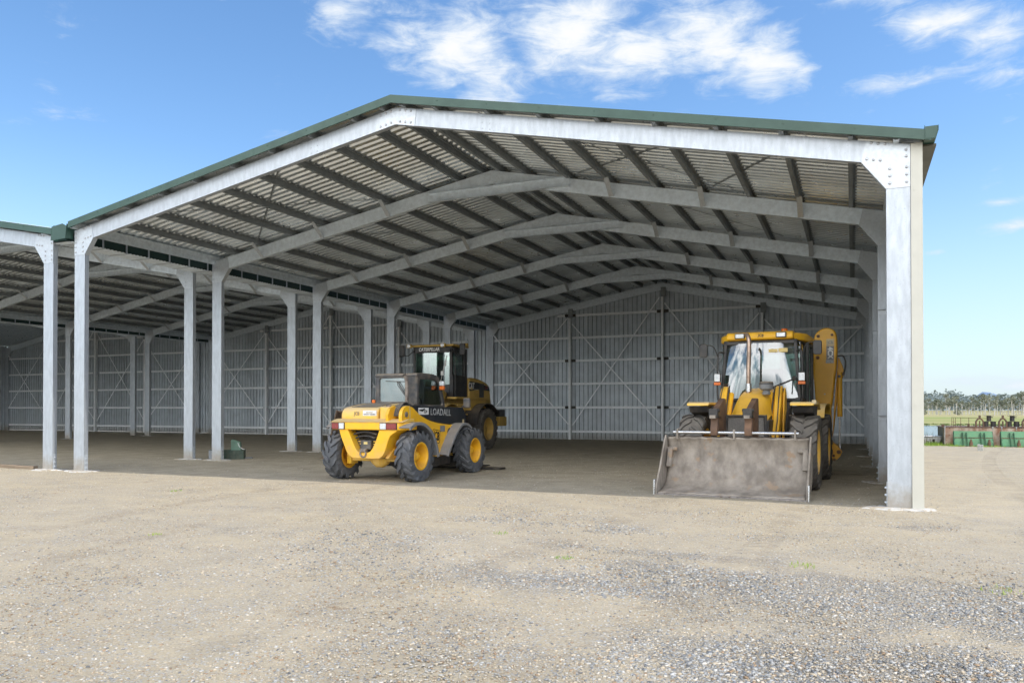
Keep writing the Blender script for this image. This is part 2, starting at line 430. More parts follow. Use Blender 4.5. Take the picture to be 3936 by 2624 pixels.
HB = {('A','L'): 4.682, ('A','R'): 4.354, ('B','R'): 4.58, ('B','L'): 4.62, ('C','R'): 4.60}
for tg, sp in (('A', SA), ('B', SB), ('C', SC)):
    for i, y in enumerate(YF):
        for left in (True, False):
            if tg == 'C' and left and i < 5: continue
            hb = HB.get((tg, 'L' if left else 'R'), 4.6)
            if tg == 'C' and i < 2: pass
            x0 = sp.x0 if left else sp.x0 + SPAN - (.295 if (tg == 'A') else CW); x1 = x0 + (CW if left or tg != 'A' else .295)
            if not (tg == 'C' and not left and i < 2):
                c_column('column', x0, x1, y, sp.u(0 if left else SPAN)+.15, (1 if (left or tg != 'A') else -1) if i < 4 else None)
                if tg != 'C' or i < 3: pad((x0+x1)/2 + (.02 if left else -.02), y+.05, .46, .30 if i == 0 else .27, i*7+ord(tg)+(3 if left else 0))
            hx = .573 if left else (.606 if tg == 'A' else .60)
            haunch(sp, y, left, hb, hx, bolts=(i == 0 and not (tg == 'B' and left) and tg != 'C'))
            if not (tg == 'C' and left and i < 2): rafter(sp, y, left)
        apex(sp, y, i == 0 and tg == 'A')
    # collar ties on the inner frames
    for y in YF[1:5]:
        if tg == 'C': break
        m = MB(); xa, xb = sp.x0+6.56, sp.x0+9.98; z0, z1 = 6.10, 6.305
        m.box(xa, xb, y-.018, y-.013, z0, z1)
        m.box(xa, xb, y-.1, y-.0185, z0, z0+.005); m.box(xa, xb, y-.1, y-.0185, z1-.005, z1)
        build('collar_tie', m, GALV_IN, shed)
    # purlins: one long Z section each
    xs = [.10, .78, 1.67, 2.63, 3.54, 4.51, 5.45, 6.37, 7.32, 7.93, 8.36, 9.0, 9.97, 10.90, 11.88, 12.79, 13.71, 14.62, 15.53, 16.10]
    if tg == 'C': xs = xs[9:]
    for x in xs:
        zt = sp.u(x)+WEB; m = MB(); X = sp.x0+x; y0, y1 = -.14, 21.06; t = .004
        m.box(X-t/2, X+t/2, y0, y1, zt+.002, zt+PUR)
        m.box(X-.064, X-t/2-.0005, y0, y1, zt+.002, zt+.006); m.box(X+t/2+.0005, X+.064, y0, y1, zt+PUR-.005, zt+PUR-.001)
        m.box(X-.066, X-.062, y0, y1, zt+.0065, zt+.022)
        if x in (.10, 16.10): m.box(X-.02, X-.016, .13, y1, zt-.10, zt+.0015)
        build('purlin', m, GALV_IN if x in (.10, 16.10) else STEELD, shed)
    # fly braces
    for y in YF[1:5]:
        if tg == 'C': break
        for x in (1.67, 3.54, 5.45, 10.90, 12.79, 14.62):
            z = sp.u(x); m = MB()
            m.bar((sp.x0+x, y-.004, z+.01), (sp.x0+x, y-.40, z+WEB+.01), .10, .006, (1,0,0))
            build('fly_brace', m, PLATE, shed)
    # corrugated roof sheets
    P = .2; base = WEB + PUR + .004
    prof = [(0, 0), (.080, 0), (.088, .05), (.135, .05), (.18, 0)]
    ys = []
    k = 0
    while -.16 + k*P < 21.15:
        for dy, dz in prof: ys.append((-.16 + k*P + dy, dz))
        k += 1
    for left in (True, False):
        a, b = (-.05, RX) if left else (RX, SPAN+(.20 if tg == 'A' else .05))
        m = MB(); vs = []; fs = []
        for (yy, dz) in ys: vs += [(sp.x0+a, yy, sp.u(a)+base+dz), (sp.x0+b, yy, sp.u(b)+base+dz)]
        for i in range(len(ys)-1): fs.append((2*i, 2*i+1, 2*i+3, 2*i+2))
        m.add(vs, fs); build('roof_sheet', m, ROOFM, shed, smooth=0)
    # green barge capping on the front edge
    for left in (True, False):
        a, b = (.02 if tg == 'A' else -.3, RX) if left else (RX, SPAN+(.24 if tg == 'A' else .18))
        m = MB(); f0, f1 = WEB+.018, WEB+PUR+.036
        q = [(sp.x0+a, sp.u(a)+f0), (sp.x0+b, sp.u(b)+f0), (sp.x0+b, sp.u(b)+f1), (sp.x0+a, sp.u(a)+f1)]
        m.prism(q, 'y', -.186, -.180)
        m.prism([(sp.x0+a, sp.u(a)+f1-.003), (sp.x0+b, sp.u(b)+f1-.003), (sp.x0+b, sp.u(b)+f1+.003), (sp.x0+a, sp.u(a)+f1+.003)], 'y', -.1795, .02)
        m.prism([(sp.x0+a, sp.u(a)+f0-.002), (sp.x0+b, sp.u(b)+f0-.002), (sp.x0+b, sp.u(b)+f0+.004), (sp.x0+a, sp.u(a)+f0+.004)], 'y', -.1795, -.160)
        for i in range(1, 9):
            x = a + (b-a)*i/9; m.cyl((sp.x0+x, -.185, sp.u(x)+f0+.09), (sp.x0+x, -.196, sp.u(x)+f0+.09), .009, 6)
        for fr in (.28, .62):
            x = a + (b-a)*fr; m.prism([(sp.x0+x-.05, sp.u(x-.05)+f0-.001), (sp.x0+x+.05, sp.u(x+.05)+f0-.001), (sp.x0+x+.05, sp.u(x+.05)+f1+.001), (sp.x0+x-.05, sp.u(x-.05)+f1+.001)], 'y', -.1885, -.1865)
        build('barge_capping', m, GREEN, shed)

# roof bracing straps under the purlins of the first bays
for (xa, ya, xb, yb) in ((1.2, .4, 5.4, 3.9), (5.4, .3, 1.6, 3.9), (9.6, .3, 13.4, 3.9), (13.6, .3, 10.2, 3.9), (14.9, .4, 13.0, 3.9), (2.2, 4.3, 6.2, 8.1), (10.2, 4.3, 14.0, 8.1)):
    m = MB(); o = WEB+PUR-.012
    m.bar((xa, ya, SA.u(xa)+o), (xb, yb, SA.u(xb)+o), .035, .003, (0,1,0)); build('roof_brace', m, STEELD, shed)

# valley gutters between the spans
for (xl, xr, zg, full) in ((-.68, 0., 4.985, True), (-17.60, -16.92, 4.985, False)):
    y1 = 21.2; m = MB()
    m.box(xr-.14, xr-.134, -.10, y1, zg+.02, zg+.385); m.box(xl+.13, xl+.136, -.10, y1, zg+.02, zg+.385)
    m.box(xl+.137, xr-.141, -.10, y1, zg+.026, zg+.030)
    build('gutter', m, GREEND, shed)
    m = MB(); n = int(21.2/.1)
    vs = []; fs = []
    for i in range(n):
        yy = -.08 + i*.1
        for dy, dz in ((0, 0), (.055, 0), (.062, .012), (.093, .012)): vs += [(xl+.06, yy+dy, zg+dz), (xr-.06, yy+dy, zg+dz)]
    for i in range(len(vs)//2-1): fs.append((2*i, 2*i+1, 2*i+3, 2*i+2))
    m.add(vs, fs); build('gutter_tray', m, GALV_IN, shed, smooth=0)
    k = 0
    while .12 + k*.63 < 20.8:
        yy = .12 + k*.63; k += 1
        if not full and yy < 8: continue
        m = MB(); m.box(xl+.02, xr-.05, yy, yy+.045, zg-.012, zg-.004)
        m.box(xr-.090, xr-.084, yy, yy+.045, zg-.003, zg+.26)
        m.box(xl+.084, xl+.090, yy, yy+.045, zg-.003, zg+.26)
        build('gutter_strap', m, PLATE, shed)
m = MB(); m.prism([(-.53, 5.02), (-.07, 5.035), (-.03, 5.30), (-.16, 5.36), (-.50, 5.32)], 'y', -.181, -.172)
m.box(-.07, -.064, -.171, .0, 5.04, 5.28); m.box(-.53, -.524, -.171, .0, 5.03, 5.25)
build('gutter_end', m, GREEN, shed)

# right-hand eave gutter, corner flashing and side wall
m = MB(); ge = 16.40; zt = SA.zr + WEB + PUR + .03
gp = [(ge, zt-.165), (ge+.13, zt-.165), (ge+.165, zt-.06), (ge+.165, zt+.005), (ge+.158, zt+.005), (ge+.156, zt-.055), (ge+.124, zt-.158), (ge+.006, zt-.158), (ge+.006, zt+.02), (ge, zt+.02)]
m.prism(gp, 'y', -.19, 21.2); m.prism([(ge+.007, zt-.157), (ge+.123, zt-.157), (ge+.155, zt-.06), (ge+.155, zt+.003), (ge+.007, zt+.002)], 'y', -.188, -.184)
build('gutter', m, GREEN, shed, bevel=.004)
m = MB(); m.box(16.39, 16.555, .03, 21.2, zt-.20, zt-.172); build('gutter_soffit', m, mat('soffit_brown', (.075,.068,.045), .5, 0, .1, 3.), shed)
m = MB(); m.box(16.2445, 16.385, -.030, -.024, -.05, 4.93); m.box(16.381, 16.387, -.0235, .17, -.05, 4.93); m.box(16.2445, 16.2485, -.0235, .02, -.05, 4.93)
for zz in (.5, 1.4, 2.4, 3.4, 4.3): m.cyl((16.285, -.030, zz), (16.285, -.038, zz), .008, 6)
build('corner_flashing', m, CREAM, shed)
def ribs(a0, a1, fixed, axis, z0, zf, matr, depth=.045, pitch=.2):
    m = MB(); vs = []; fs = []; pts = []; k = 0
    while a0 + k*pitch < a1:
        for d, h in ((0, 0), (.115, 0), (.128, depth), (.165, depth), (.178, 0)): pts.append((min(a0+k*pitch+d, a1), h))
        k += 1
    for (a, h) in pts:
        top = zf(a)
        for z in (z0(a) if callable(z0) else z0, top):
            vs.append((a, fixed+h, z) if axis == 'x' else (fixed+h, a, z))
    for i in range(len(pts)-1): fs.append((2*i, 2*i+1, 2*i+3, 2*i+2))
    m.add(vs, fs); return build('wall_sheet', m, matr, shed, smooth=0)
ribs(.17, 21.1, 16.345, 'y', -.05, lambda a: 4.93, CREAM)
for z in (.4, 1.25, 2.2, 3.15, 4.1):
    m = MB(); m.box(16.2965, 16.340, .11, 21.0, z, z+.10); build('girt', m, GALV_IN, shed)
for i, y in enumerate(YF[1:5]):
    for z in (1.15, 3.08):
        m = MB(); m.box(15.95, 16.24, y-.012, y-.006, z, z+.085); m.box(15.95, 16.24, y-.08, y-.0125, z+.08, z+.085); build('girt_bracket', m, PLATE, shed)

# back wall
YB = 21.13
for sp in (SA, SB, SC):
    ribs(sp.x0-.68 if sp is not SC else sp.x0, sp.x0+SPAN, YB, 'x', (lambda a: -.05 if a > .4 else .035), lambda a, sp=sp: sp.u(min(max(a-sp.x0, 0), SPAN)) + .445, WALLM)
    cols = [0., 4.06, 8.18, 12.2, SPAN]
    for mx in cols[1:4]:
        m = MB(); X = sp.x0+mx; zt = sp.u(mx); t = .005
        m.box(X-.05, X+.05, 20.90, 20.905, 0, zt-.02)
        m.box(X-.05, X-.045, 20.9055, 21.08, 0, zt-.02); m.box(X+.045, X+.05, 20.9055, 21.08, 0, zt-.02)
        o = build('mullion', m, GIRT, shed)
        k = MB(); k.box(X-.052, X+.16, 20.885, 20.893, zt-.30, zt+.10); build('top_clip', k, STEELD, o)
    for b in range(4):
        xa, xb = cols[b]+.06, cols[b+1]-.06
        if b == 0: xa = .32
        if b == 3: xb = SPAN-.31
        for r, z in enumerate((.30, 1.36, 2.40, 3.42, 4.43, 5.42)):
            lo, hi = xa, xb
            if z > 4.6:
                if b == 0: lo = RX*(z+.12-sp.zl)/(sp.zm-sp.zl)
                if b == 3: hi = SPAN - (SPAN-RX)*(z+.12-sp.zr)/(sp.zm-sp.zr)
            if hi-lo < .4: continue
            gapL = .20 if (r % 2 == 1 and b > 0) else 0.; gapR = .20 if (r % 2 == 1 and b < 3) else 0.
            m = MB(); A, B = sp.x0+lo+gapL, sp.x0+hi-gapR
            m.box(A, B, 21.045, 21.049, z, z+.10); m.box(A, B, 21.0495, 21.115, z+.096, z+.10); m.box(A, B, 21.0495, 21.115, z, z+.004)
            m.box(A, B, 21.028, 21.0445, z+.082, z+.10); m.box(A, B, 21.028, 21.0445, z, z+.018)
            if gapL: m.box(A-.012, A, 21.025, 21.115, z-.01, z+.115)
            if gapR: m.box(B, B+.012, 21.025, 21.115, z-.01, z+.115)
            g = build('girt', m, GIRT, shed)
            for gp_, X0, X1 in ((gapL, sp.x0+lo, sp.x0+lo+gapL-.013), (gapR, sp.x0+hi-gapR+.013, sp.x0+hi)):
                if gp_:
                    k = MB(); k.box(X0, X1, 21.0, 21.1, z-.005, z+.11); build('girt_bracket', k, DARK if sp is SA else PLATE, g)
        # flat strap cross bracing
        zl_ = 4.72 if b == 0 else sp.u(cols[b])-.55; zr_ = 4.55 if b == 3 else sp.u(cols[b+1])-.30
        m = MB(); m.bar((sp.x0+xa+.02, 20.985, zl_), (sp.x0+xb-.02, 20.985, .66), .055, .003, (0,0,1)); build('wall_brace', m, GIRT, shed)
        m = MB(); m.bar((sp.x0+xa+.05, 20.975, .62 if b else 1.38), (sp.x0+xb-.06, 20.975, zr_), .055, .003, (0,0,1)); build('wall_brace', m, GIRT, shed)
# far end wall of the third span
ribs(0, 21.1, SC.x0-.02, 'y', 0., lambda a: 5.3, WALLM)

# ================================================================== compact yellow telehandler (seen from behind, boom on its right)
def smoothpts(pts, n=6):
    out = []
    for i in range(len(pts)-1):
        p0 = pts[max(i-1,0)]; p1 = pts[i]; p2 = pts[i+1]; p3 = pts[min(i+2,len(pts)-1)]
        for k in range(n):
            t = k/n
            out.append(tuple(.5*((2*b)+(-a+c)*t+(2*a-5*b+4*c-d)*t*t+(-a+3*b-3*c+d)*t**3) for a, b, c, d in zip(p0, p1, p2, p3)))
    out.append(tuple(pts[-1])); return out
def rect_round(x0, x1, z0, z1, r, n=4):
    out = []
    for cx, cz, a0 in ((x1-r, z0+r, -90), (x1-r, z1-r, 0), (x0+r, z1-r, 90), (x0+r, z0+r, 180)):
        for k in range(n+1):
            a = R(a0 + 90*k/n); out.append((cx+r*math.cos(a), cz+r*math.sin(a)))
    return out
def poly_round(pts, r=.05, n=4):
    out = []; N = len(pts)
    for i in range(N):
        p = Vector(pts[i]); a = Vector(pts[i-1]); b = Vector(pts[(i+1) % N])
        da = (a-p); db = (b-p); rr = min(r, da.length*.45, db.length*.45)
        s = p + da.normalized()*rr; e = p + db.normalized()*rr
        for k in range(n+1):
            t = k/n; q = s*(1-t)**2 + p*2*t*(1-t) + e*t*t; out.append((q.x, q.y))
    return out

T = thing('telehandler', 'dusty yellow compact telehandler with black boom and chunky tyres, parked facing into the shed', 'telehandler', (7.25, 2.0, 0))
ty = mesh_of('tyre', tyre_mb(.48, .33, .245, 15, .046, .044, .36, .02, .10), RUB, 40)
rm = mesh_of('rim', rim_mb(.245, .33, .085, -.45, 8, 2.1), YELR, 35)
gm0 = MB().lathe([(.205,-.070),(.205,-.066),(.150,-.066),(.150,-.070)], 'x', n=28, closed=True)  # flat dark ring painted in as shade of the rim recess, plus wheel bolts
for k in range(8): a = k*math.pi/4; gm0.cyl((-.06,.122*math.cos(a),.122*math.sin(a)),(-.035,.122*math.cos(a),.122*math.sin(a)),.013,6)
gv = mesh_of('rim_shade_bolts', gm0, RUST, 35)
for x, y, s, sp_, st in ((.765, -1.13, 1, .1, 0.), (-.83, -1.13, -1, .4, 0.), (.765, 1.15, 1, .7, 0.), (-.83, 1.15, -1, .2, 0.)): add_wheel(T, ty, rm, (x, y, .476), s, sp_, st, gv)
# rear counterweight casting
U = [(-.60,.985),(-.565,.86),(-.50,.71),(-.42,.54),(-.34,.465),(-.24,.44),(.21,.435),(.32,.46),(.40,.55),(.47,.74),(.53,.86),(.64,.93),(.68,.985)]
Ui = [(.30,.985),(.26,.88),(.21,.75),(.13,.61),(.05,.55),(-.15,.55),(-.23,.62),(-.31,.77),(-.37,.90),(-.42,.985)]
m = MB(); m.prism(smoothpts(U, 3)+smoothpts(Ui, 3), 'y', -1.60, -1.22); cw = build('counterweight', m, YEL, T, .014)
m = MB(); m.prism([(-.82,-1.44),(-.755,-1.62),(.70,-1.62),(.85,-1.42),(.85,-1.18),(-.82,-1.18)], 'z', .965, 1.105); build('light_bar', m, YEL, T, .018)
m = MB(); m.prism([(-1.635,1.107),(-1.42,1.165),(-1.2,1.17),(-1.2,1.107)], 'x', -.80, .80); build('rear_deck', m, YELD, T, .012)
for x0, x1, ma in ((-.735,-.585,LENSR), (-.575,-.465,LENSW), (.33,.455,LENSW), (.465,.675,LENSR)):
    m = MB(); m.box(x0-.012, x1+.012, -1.630, -1.6205, .972, 1.098); o = build('tail_light', m, BLK, T)
    k = MB(); k.box(x0, x1, -1.645, -1.6305, .980, 1.090); build('lens', k, ma, o, .006)
# grille in the cavity
m = MB(); m.box(-.46, .34, -1.36, -1.35, .45, 1.0); build('radiator', m, DARK, T)
for i, z in enumerate((1.03, .955, .88, .81)):
    w = .34 - i*.045; m = MB()
    m.strip(smoothpts([(-.06-w, z-.01), (-.06-w*.5, z+.022), (-.06, z+.03), (-.06+w*.5, z+.022), (-.06+w, z-.01)], 4), -1.54, -1.40, .022, 'y'); build('grille_slat', m, DARK, T)
m = MB(); m.prism([(-.30,.775),(.20,.775),(.09,.58),(.03,.555),(-.15,.555),(-.20,.58)], 'y', -1.45, -1.44); build('grille_plate', m, DARK, T)
for z in (.745, .70, .655):
    for a, b in ((-.265+(.745-z)*.7, -.175), (.07, .165-(.745-z)*.7)): m = MB(); m.box(a, b, -1.458, -1.451, z-.009, z+.009); build('slot_trim', m, YELD, T)
m = MB(); m.box(-.168, .06, -1.53, -1.46, .60, .765); o = build('hitch_plate', m, BLKD, T, .008)
k = MB(); k.box(-.09, -.01, -1.535, -1.531, .695, .74); build('sticker', k, STICK, o)
m = MB(); m.prism([(-.12,.615),(.02,.615),(.0,.56),(-.10,.56)], 'y', -1.63, -1.55)
m.tube([(-.055+.062*math.cos(a), -1.61, .525+.062*math.sin(a)) for a in np.linspace(R(125), R(415), 12)], .017, 8); build('tow_hook', m, EXH, T)
# engine cover
m = MB(); hp = smoothpts([(-1.30,1.10),(-1.345,1.17),(-1.34,1.26),(-1.30,1.33),(-1.22,1.375),(-1.0,1.41),(-.6,1.455),(-.22,1.47)], 3) + [(-.22,1.05),(-1.28,1.05)]
m.prism(hp, 'x', -.735, .085); hood = build('engine_cover', m, YELD, T, .035, seg=3)
m = MB(); m.prism([(-1.19,1.392),(-.95,1.426),(-.6,1.466),(-.3,1.476),(-.3,1.470),(-.6,1.458),(-.95,1.418),(-1.19,1.385)], 'x', -.60, -.02); build('vent_panel', m, BLKD, hood)
m = MB(); m.prism([(-1.25,1.365),(-.9,1.43),(-.5,1.47),(-.3,1.475),(-.3,1.2),(-1.25,1.2)], 'x', -.78, -.738); build('side_panel', m, BLKD, hood, .02)
m = MB(); m.box(-.235, .065, -1.352, -1.342, 1.225, 1.325); pl = build('warning_plate', m, WHITE, hood)
lettering('WITHOUT WARNING', .030, LETB, hood, (-.085, -1.3535, 1.248), sx=.9)
lettering('MAY START', .030, FADE, hood, (-.085, -1.3535, 1.283), sx=.9)
lettering('JCB', .095, FADE, hood, (-.375, -1.351, 1.262), bold=.03, sx=.8)
m = MB(); m.box(.135, .40, -1.34, -.98, 1.12, 1.39); tk = build('tank_box', m, YELD, T, .018)
k = MB(); k.lathe([(.06,1.385),(.06,1.42),(.045,1.43),(.001,1.432)], 'z', (.25,-1.2,0), 14); k.box(.12, .32, -1.24, -1.0, 1.392, 1.405); build('filler_cap', k, EXH, tk)
for i in range(4):
    m = MB(); x = .43+i*.035
    m.tube(smoothpts([(x,-1.36,1.22),(x,-1.30,1.36),(x+.02,-1.15,1.44+.01*i),(x+.02,-.95,1.43),(x+.03,-.75,1.38)], 4), .017, 7); build('hose', m, BLKD, T)
# boom tower + side plate in one sweep
sw = smoothpts([(-1.56,1.10),(-1.57,1.25),(-1.50,1.36),(-1.36,1.41),(-1.18,1.375),(-.90,1.235),(-.55,1.13),(-.16,1.07),(.3,1.035),(.64,1.03)], 4)
sw += [(.66,.93),(.42,.90),(.20,.80),(.08,.62),(.02,.43),(-.30,.42),(-.40,.55),(-.52,.80),(-.72,.96),(-1.0,1.02),(-1.3,1.06)]
m = MB(); m.prism(sw, 'x', .685, .755); sidep = build('side_plate', m, YEL, T, .006)
m = MB(); m.prism([(-1.55,1.10),(-1.57,1.25),(-1.50,1.36),(-1.36,1.41),(-1.2,1.38),(-1.05,1.2),(-1.05,1.0),(-1.5,1.0)], 'x', .40, .46); build('side_plate', m, YEL, T, .006)
m = MB(); m.lathe([(.052,.74),(.052,.766),(.035,.772),(.001,.774)], 'x', (0,-1.42,1.25), 16); build('pivot_pin', m, EXH, sidep)
m = MB(); m.box(.7555, .757, -1.30, -1.278, 1.14, 1.40); build('sticker', m, BEIGE, sidep)
m = MB(); m.box(.7555, .757, -.13, .07, .90, 1.02); build('sticker', m, GREYST, sidep)
m = MB(); m.lathe([(.10,.753),(.10,.758),(.001,.758)], 'x', (0,.27,.87), 20); build('port_hole', m, DARK, sidep)
jp = rect_round(-.20, .20, -.15, .15, .05); jq = rect_round(-.186, .186, -.136, .136, .045)
m = MB(); m.ring([(-.29+a*.78+b*.12, .815+b*.86-a*.10) for a, b in jp], [(-.29+a*.78+b*.12, .815+b*.86-a*.10) for a, b in jq], 'x', .756, .7575); build('emblem', m, LETB, sidep)
lettering('JCB', .235, LETB, sidep, (.758, -.29, .815), FACE_R, bold=.03, sx=.66, spin=R(-7), shear=.1)
m = MB(); m.prism([(-1.25,1.42),(.78,1.385),(.86,1.04),(-1.2,1.02)], 'x', .40, .70); boom = build('boom', m, BLUEB, T, .012)
m = MB(); m.prism([(-1.235,1.415),(.775,1.38),(.855,1.045),(.0,1.055),(-.9,1.18)], 'x', .7005, .748); build('boom_cover', m, BLUEB, boom, .006)
lettering('LOADALL', .185, WORN, boom, (.7495, -.09, 1.283), FACE_R, bold=.012, sx=.98, spin=R(-1.5), space=1.08)
m = MB(); m.box(.7485, .7505, -.97, -.58, 1.245, 1.375); sk = build('sticker', m, WHITE, boom)
lettering('524', .085, LETB, boom, (.7515, -.70, 1.30), FACE_R, bold=.02)
m = MB(); m.prism([(-.95,1.32),(-.80,1.30),(-.77,1.325),(-.82,1.345),(-.93,1.338)], 'x', .7507, .7515); m.prism([(-.82,1.34),(-.74,1.365),(-.72,1.35),(-.79,1.32)], 'x', .7507, .7515); build('emblem', m, LETB, boom)
m = MB(); m.prism([(.80,1.385),(1.02,1.38),(1.16,1.22),(1.20,.42),(1.0,.36),(.86,.95)], 'x', .44, .68); bh = build('boom_head', m, BLUEB, boom, .012)
k = MB(); k.box(.6805, .683, .98, 1.06, .98, 1.13); build('sticker', k, BEIGE, bh)
m = MB(); m.tube([(.76,.80,1.38),(.80,.86,1.44),(.84,.88,1.48)], .012, 6); mr = build('mirror_arm', m, BLK, T)
m = MB(); m.box(.76, .92, .84, .92, 1.37, 1.58); build('mirror', m, BLKD, mr, .03)
# chassis, axles
m = MB(); m.box(-.42, .40, -1.3, 1.25, .42, .98); build('chassis', m, DARK, T, .01)
m = MB(); m.box(-.70, -.62, -.55, .6, .42, 1.05); build('side_plate', m, YEL, T, .01)
for y in (-1.13, 1.15):
    m = MB(); m.box(-.66, .60, y-.075, y+.075, .36, .52); m.lathe([(.001,-.2),(.10,-.17),(.17,-.06),(.17,.06),(.10,.17),(.001,.2)], 'x', (.02,y,.41), 16)
    for x in (-.62, .56): m.box(x-.05, x+.05, y-.12, y+.12, .30, .64)
    build('axle', m, YELD, T, .015)
m = MB(); m.prism([(-1.62+.1,.44),(-1.1,.40),(-1.1,.55),(-1.3,.62)], 'x', .36, .44); build('tie_bracket', m, YEL, T, .01)
m = MB(); m.box(-.3, .6, -.5, .6, .22, .40); m.box(.5,.62,-.2,.1,.2,.42); build('belly_tank', m, DARK, T, .02)
# cab
CX0, CX1 = -.685, .275
m = MB(); ro = rect_round(CX0, CX1, 1.42, 2.035, .09); ri = rect_round(-.60, .075, 1.50, 1.975, .05)
m.ring(ro, ri, 'y', -.235, -.165); cab = build('cab_frame', m, BLKD, T, .012)
m = MB(); m.box(-.61, .085, -.205, -.198, 1.49, 1.985); build('rear_window', m, GLSD, cab)
so = poly_round([(-.235,1.40),(-.215,2.03),(.60,2.03),(.76,1.93),(.97,1.38)], .10); si = poly_round([(-.15,1.45),(-.125,1.955),(.57,1.955),(.67,1.89),(.87,1.43)], .07)
for xa, xb in ((.215, .285), (CX0-.01, CX0+.06)):
    m = MB(); m.ring(so, si, 'x', xa, xb); build('side_frame', m, BLKD, cab, .008)
    m = MB(); g = poly_round([(-.16,1.44),(-.135,1.965),(.58,1.965),(.68,1.90),(.88,1.42)], .07); m.prism(g, 'x', (xa+xb)/2-.003, (xa+xb)/2+.003); build('side_window', m, GLSC, cab)
m = MB(); m.prism([(.885,1.43),(.70,1.92),(.705,1.925),(.892,1.435)], 'x', -.60, .20); build('windscreen', m, GLSC, cab)
m = MB(); m.prism(smoothpts([(-.25,2.01),(-.235,2.05),(-.1,2.075),(.35,2.075),(.60,2.04),(.72,1.985)], 3)+[(.70,1.97),(-.23,1.99)], 'x', CX0-.012, CX1+.014); build('cab_roof', m, BLKD, T, .03)
m = MB(); m.box(-.45, .0, -.05, .36, 1.15, 1.42); m.box(-.43, -.02, -.10, .02, 1.42, 1.80); build('seat', m, SEATM, T, .05)
m = MB(); m.tube([(-.22+.17*math.cos(a), .52+.06*math.sin(a), 1.50+.15*math.sin(a)) for a in np.linspace(0, 2*math.pi, 20)], .014, 6); m.cyl((-.22,.52,1.5),(-.22,.68,1.3),.02); build('steering_wheel', m, BLK, T)
m = MB(); m.cyl((-.44,-.242,1.915),(.02,-.242,1.90),.008,6); m.tube([(.06,-.245,1.58),(-.10,-.245,1.82),(-.16,-.245,1.91)],.009,6); m.tube([(.03,-.245,1.60),(-.15,-.245,1.83),(-.17,-.245,1.90)],.007,6); build('wiper', m, BLK, cab)
m = MB(); m.tube([(.13,-.36,1.40),(.125,-.36,1.90),(.115,-.375,1.97),(.095,-.40,2.02)], [.036,.036,.038,.040], 12); ex = build('exhaust', m, EXH, T)
k = MB(); k.tube([(.098,-.397,2.012),(.085,-.41,2.035)], [.0385,.0385], 12); build('exhaust_mouth', k, BLK, ex)
m = MB(); m.box(-.77,-.70,-.25,-.15,1.47,1.54); build('marker_lamp', m, LENSO, T, .01)
m = MB(); m.box(.29, .40, .66, .74, 1.835, 1.935); o = build('work_lamp', m, LENSW, T, .02); k = MB(); k.box(.295, .40, .66, .74, 1.75, 1.832); build('indicator', k, LENSO, o, .015)
# mudguards
ra = smoothpts([(-1.60,1.00),(-1.42,1.075),(-1.15,1.075),(-.88,.95),(-.69,.74),(-.58,.46)], 4)
fa = smoothpts([(.86,.96),(.68,1.035),(.44,1.03),(.20,.86),(.0,.64),(-.16,.44)], 4)
for xa, xb in ((.60, .955), (-.86, -.56)):
    m = MB(); m.strip(ra, xa, xb, .022); xo = xb if xa > 0 else xa; m.strip([(y, z-.035) for y, z in ra], xo-.02, xo+.012, .06); build('mudguard', m, FEND, T, .006)
    m = MB(); m.strip(fa[::-1], xa-.02, xb, .022); m.strip([(y, z-.03) for y, z in fa[::-1]], xo-.035, xo+.014, .05); build('mudguard', m, FEND, T, .006)
# fork carriage with forks on the ground
m = MB(); m.box(-.9, .5, 1.62, 1.72, .10, .55); m.box(-.85,.45,1.60,1.62,.2,.3); fc = build('fork_carriage', m, DARK, T, .01)
for x in (-.5, .40):
    m = MB(); m.prism([(1.73,.70),(1.80,.70),(1.80,.10),(2.85,.045),(2.85,.02),(1.73,.02)], 'x', x-.06, x+.06); build('fork', m, DARK, fc, .006)
m = MB(); m.box(-1.1, 1.12, 1.95, 2.25, .012, .05); build('ground_plate', m, DARK, fc, .004)

# ================================================================== yellow backhoe loader facing out of the shed
Bk = thing('backhoe_loader', 'large yellow backhoe loader with a wide dirt-caked front bucket and folded pallet forks', 'backhoe loader', (13.87, 2.35, 0), -.05)
ty = mesh_of('tyre', tyre_mb(.635, .43, .36, 18, .034, .042, -.36, .012, .10), RUBB, 40)
rm = mesh_of('rim', rim_mb(.36, .43, .14, -.3, 10, 1.4), YELD, 35)
for x, y, s, sp_ in ((.925, 0, 1, .1), (-.925, 0, -1, .45), (.925, 2.12, 1, .3), (-.925, 2.12, -1, .7)): add_wheel(Bk, ty, rm, (x, y, .63), s, sp_)
# six-in-one bucket
bp = smoothpts([(-1.90,.012),(-1.66,.05),(-1.47,.12),(-1.33,.26),(-1.24,.46),(-1.21,.66),(-1.24,.80),(-1.30,.90)], 4)
m = MB(); n = 44; vs = []; fs = []
for (y, z) in bp:
    for i in range(n+1):
        x = -1.10 + 2.2*i/n; vs.append((x, y + .010*math.sin(9*x+5*z) + .008*math.sin(23*x+17*y), z + .006*math.sin(31*x)))
for j in range(len(bp)-1):
    for i in range(n): a = j*(n+1)+i; fs.append((a, a+1, a+n+2, a+n+1))
m.add(vs, fs); bb = build('bucket_shell', m, DIRT, Bk, smooth=60)
sm_ = bb.modifiers.new('thickness', 'SOLIDIFY'); sm_.thickness = .03; sm_.offset = 1
bk = build('bucket_back', MB().prism([(-1.28,.91),(-1.10,.80),(-1.02,.5),(-1.10,.12),(-1.45,.03),(-1.40,.10),(-1.26,.25),(-1.17,.46),(-1.15,.68)], 'x', -1.09, 1.09), DIRTE, Bk)
m = MB(); m.prism([(-1.93,.0),(-1.62,.035),(-1.62,.058),(-1.93,.020)], 'x', -1.135, 1.135); build('cutting_edge', m, SCRAPE, Bk, .004)
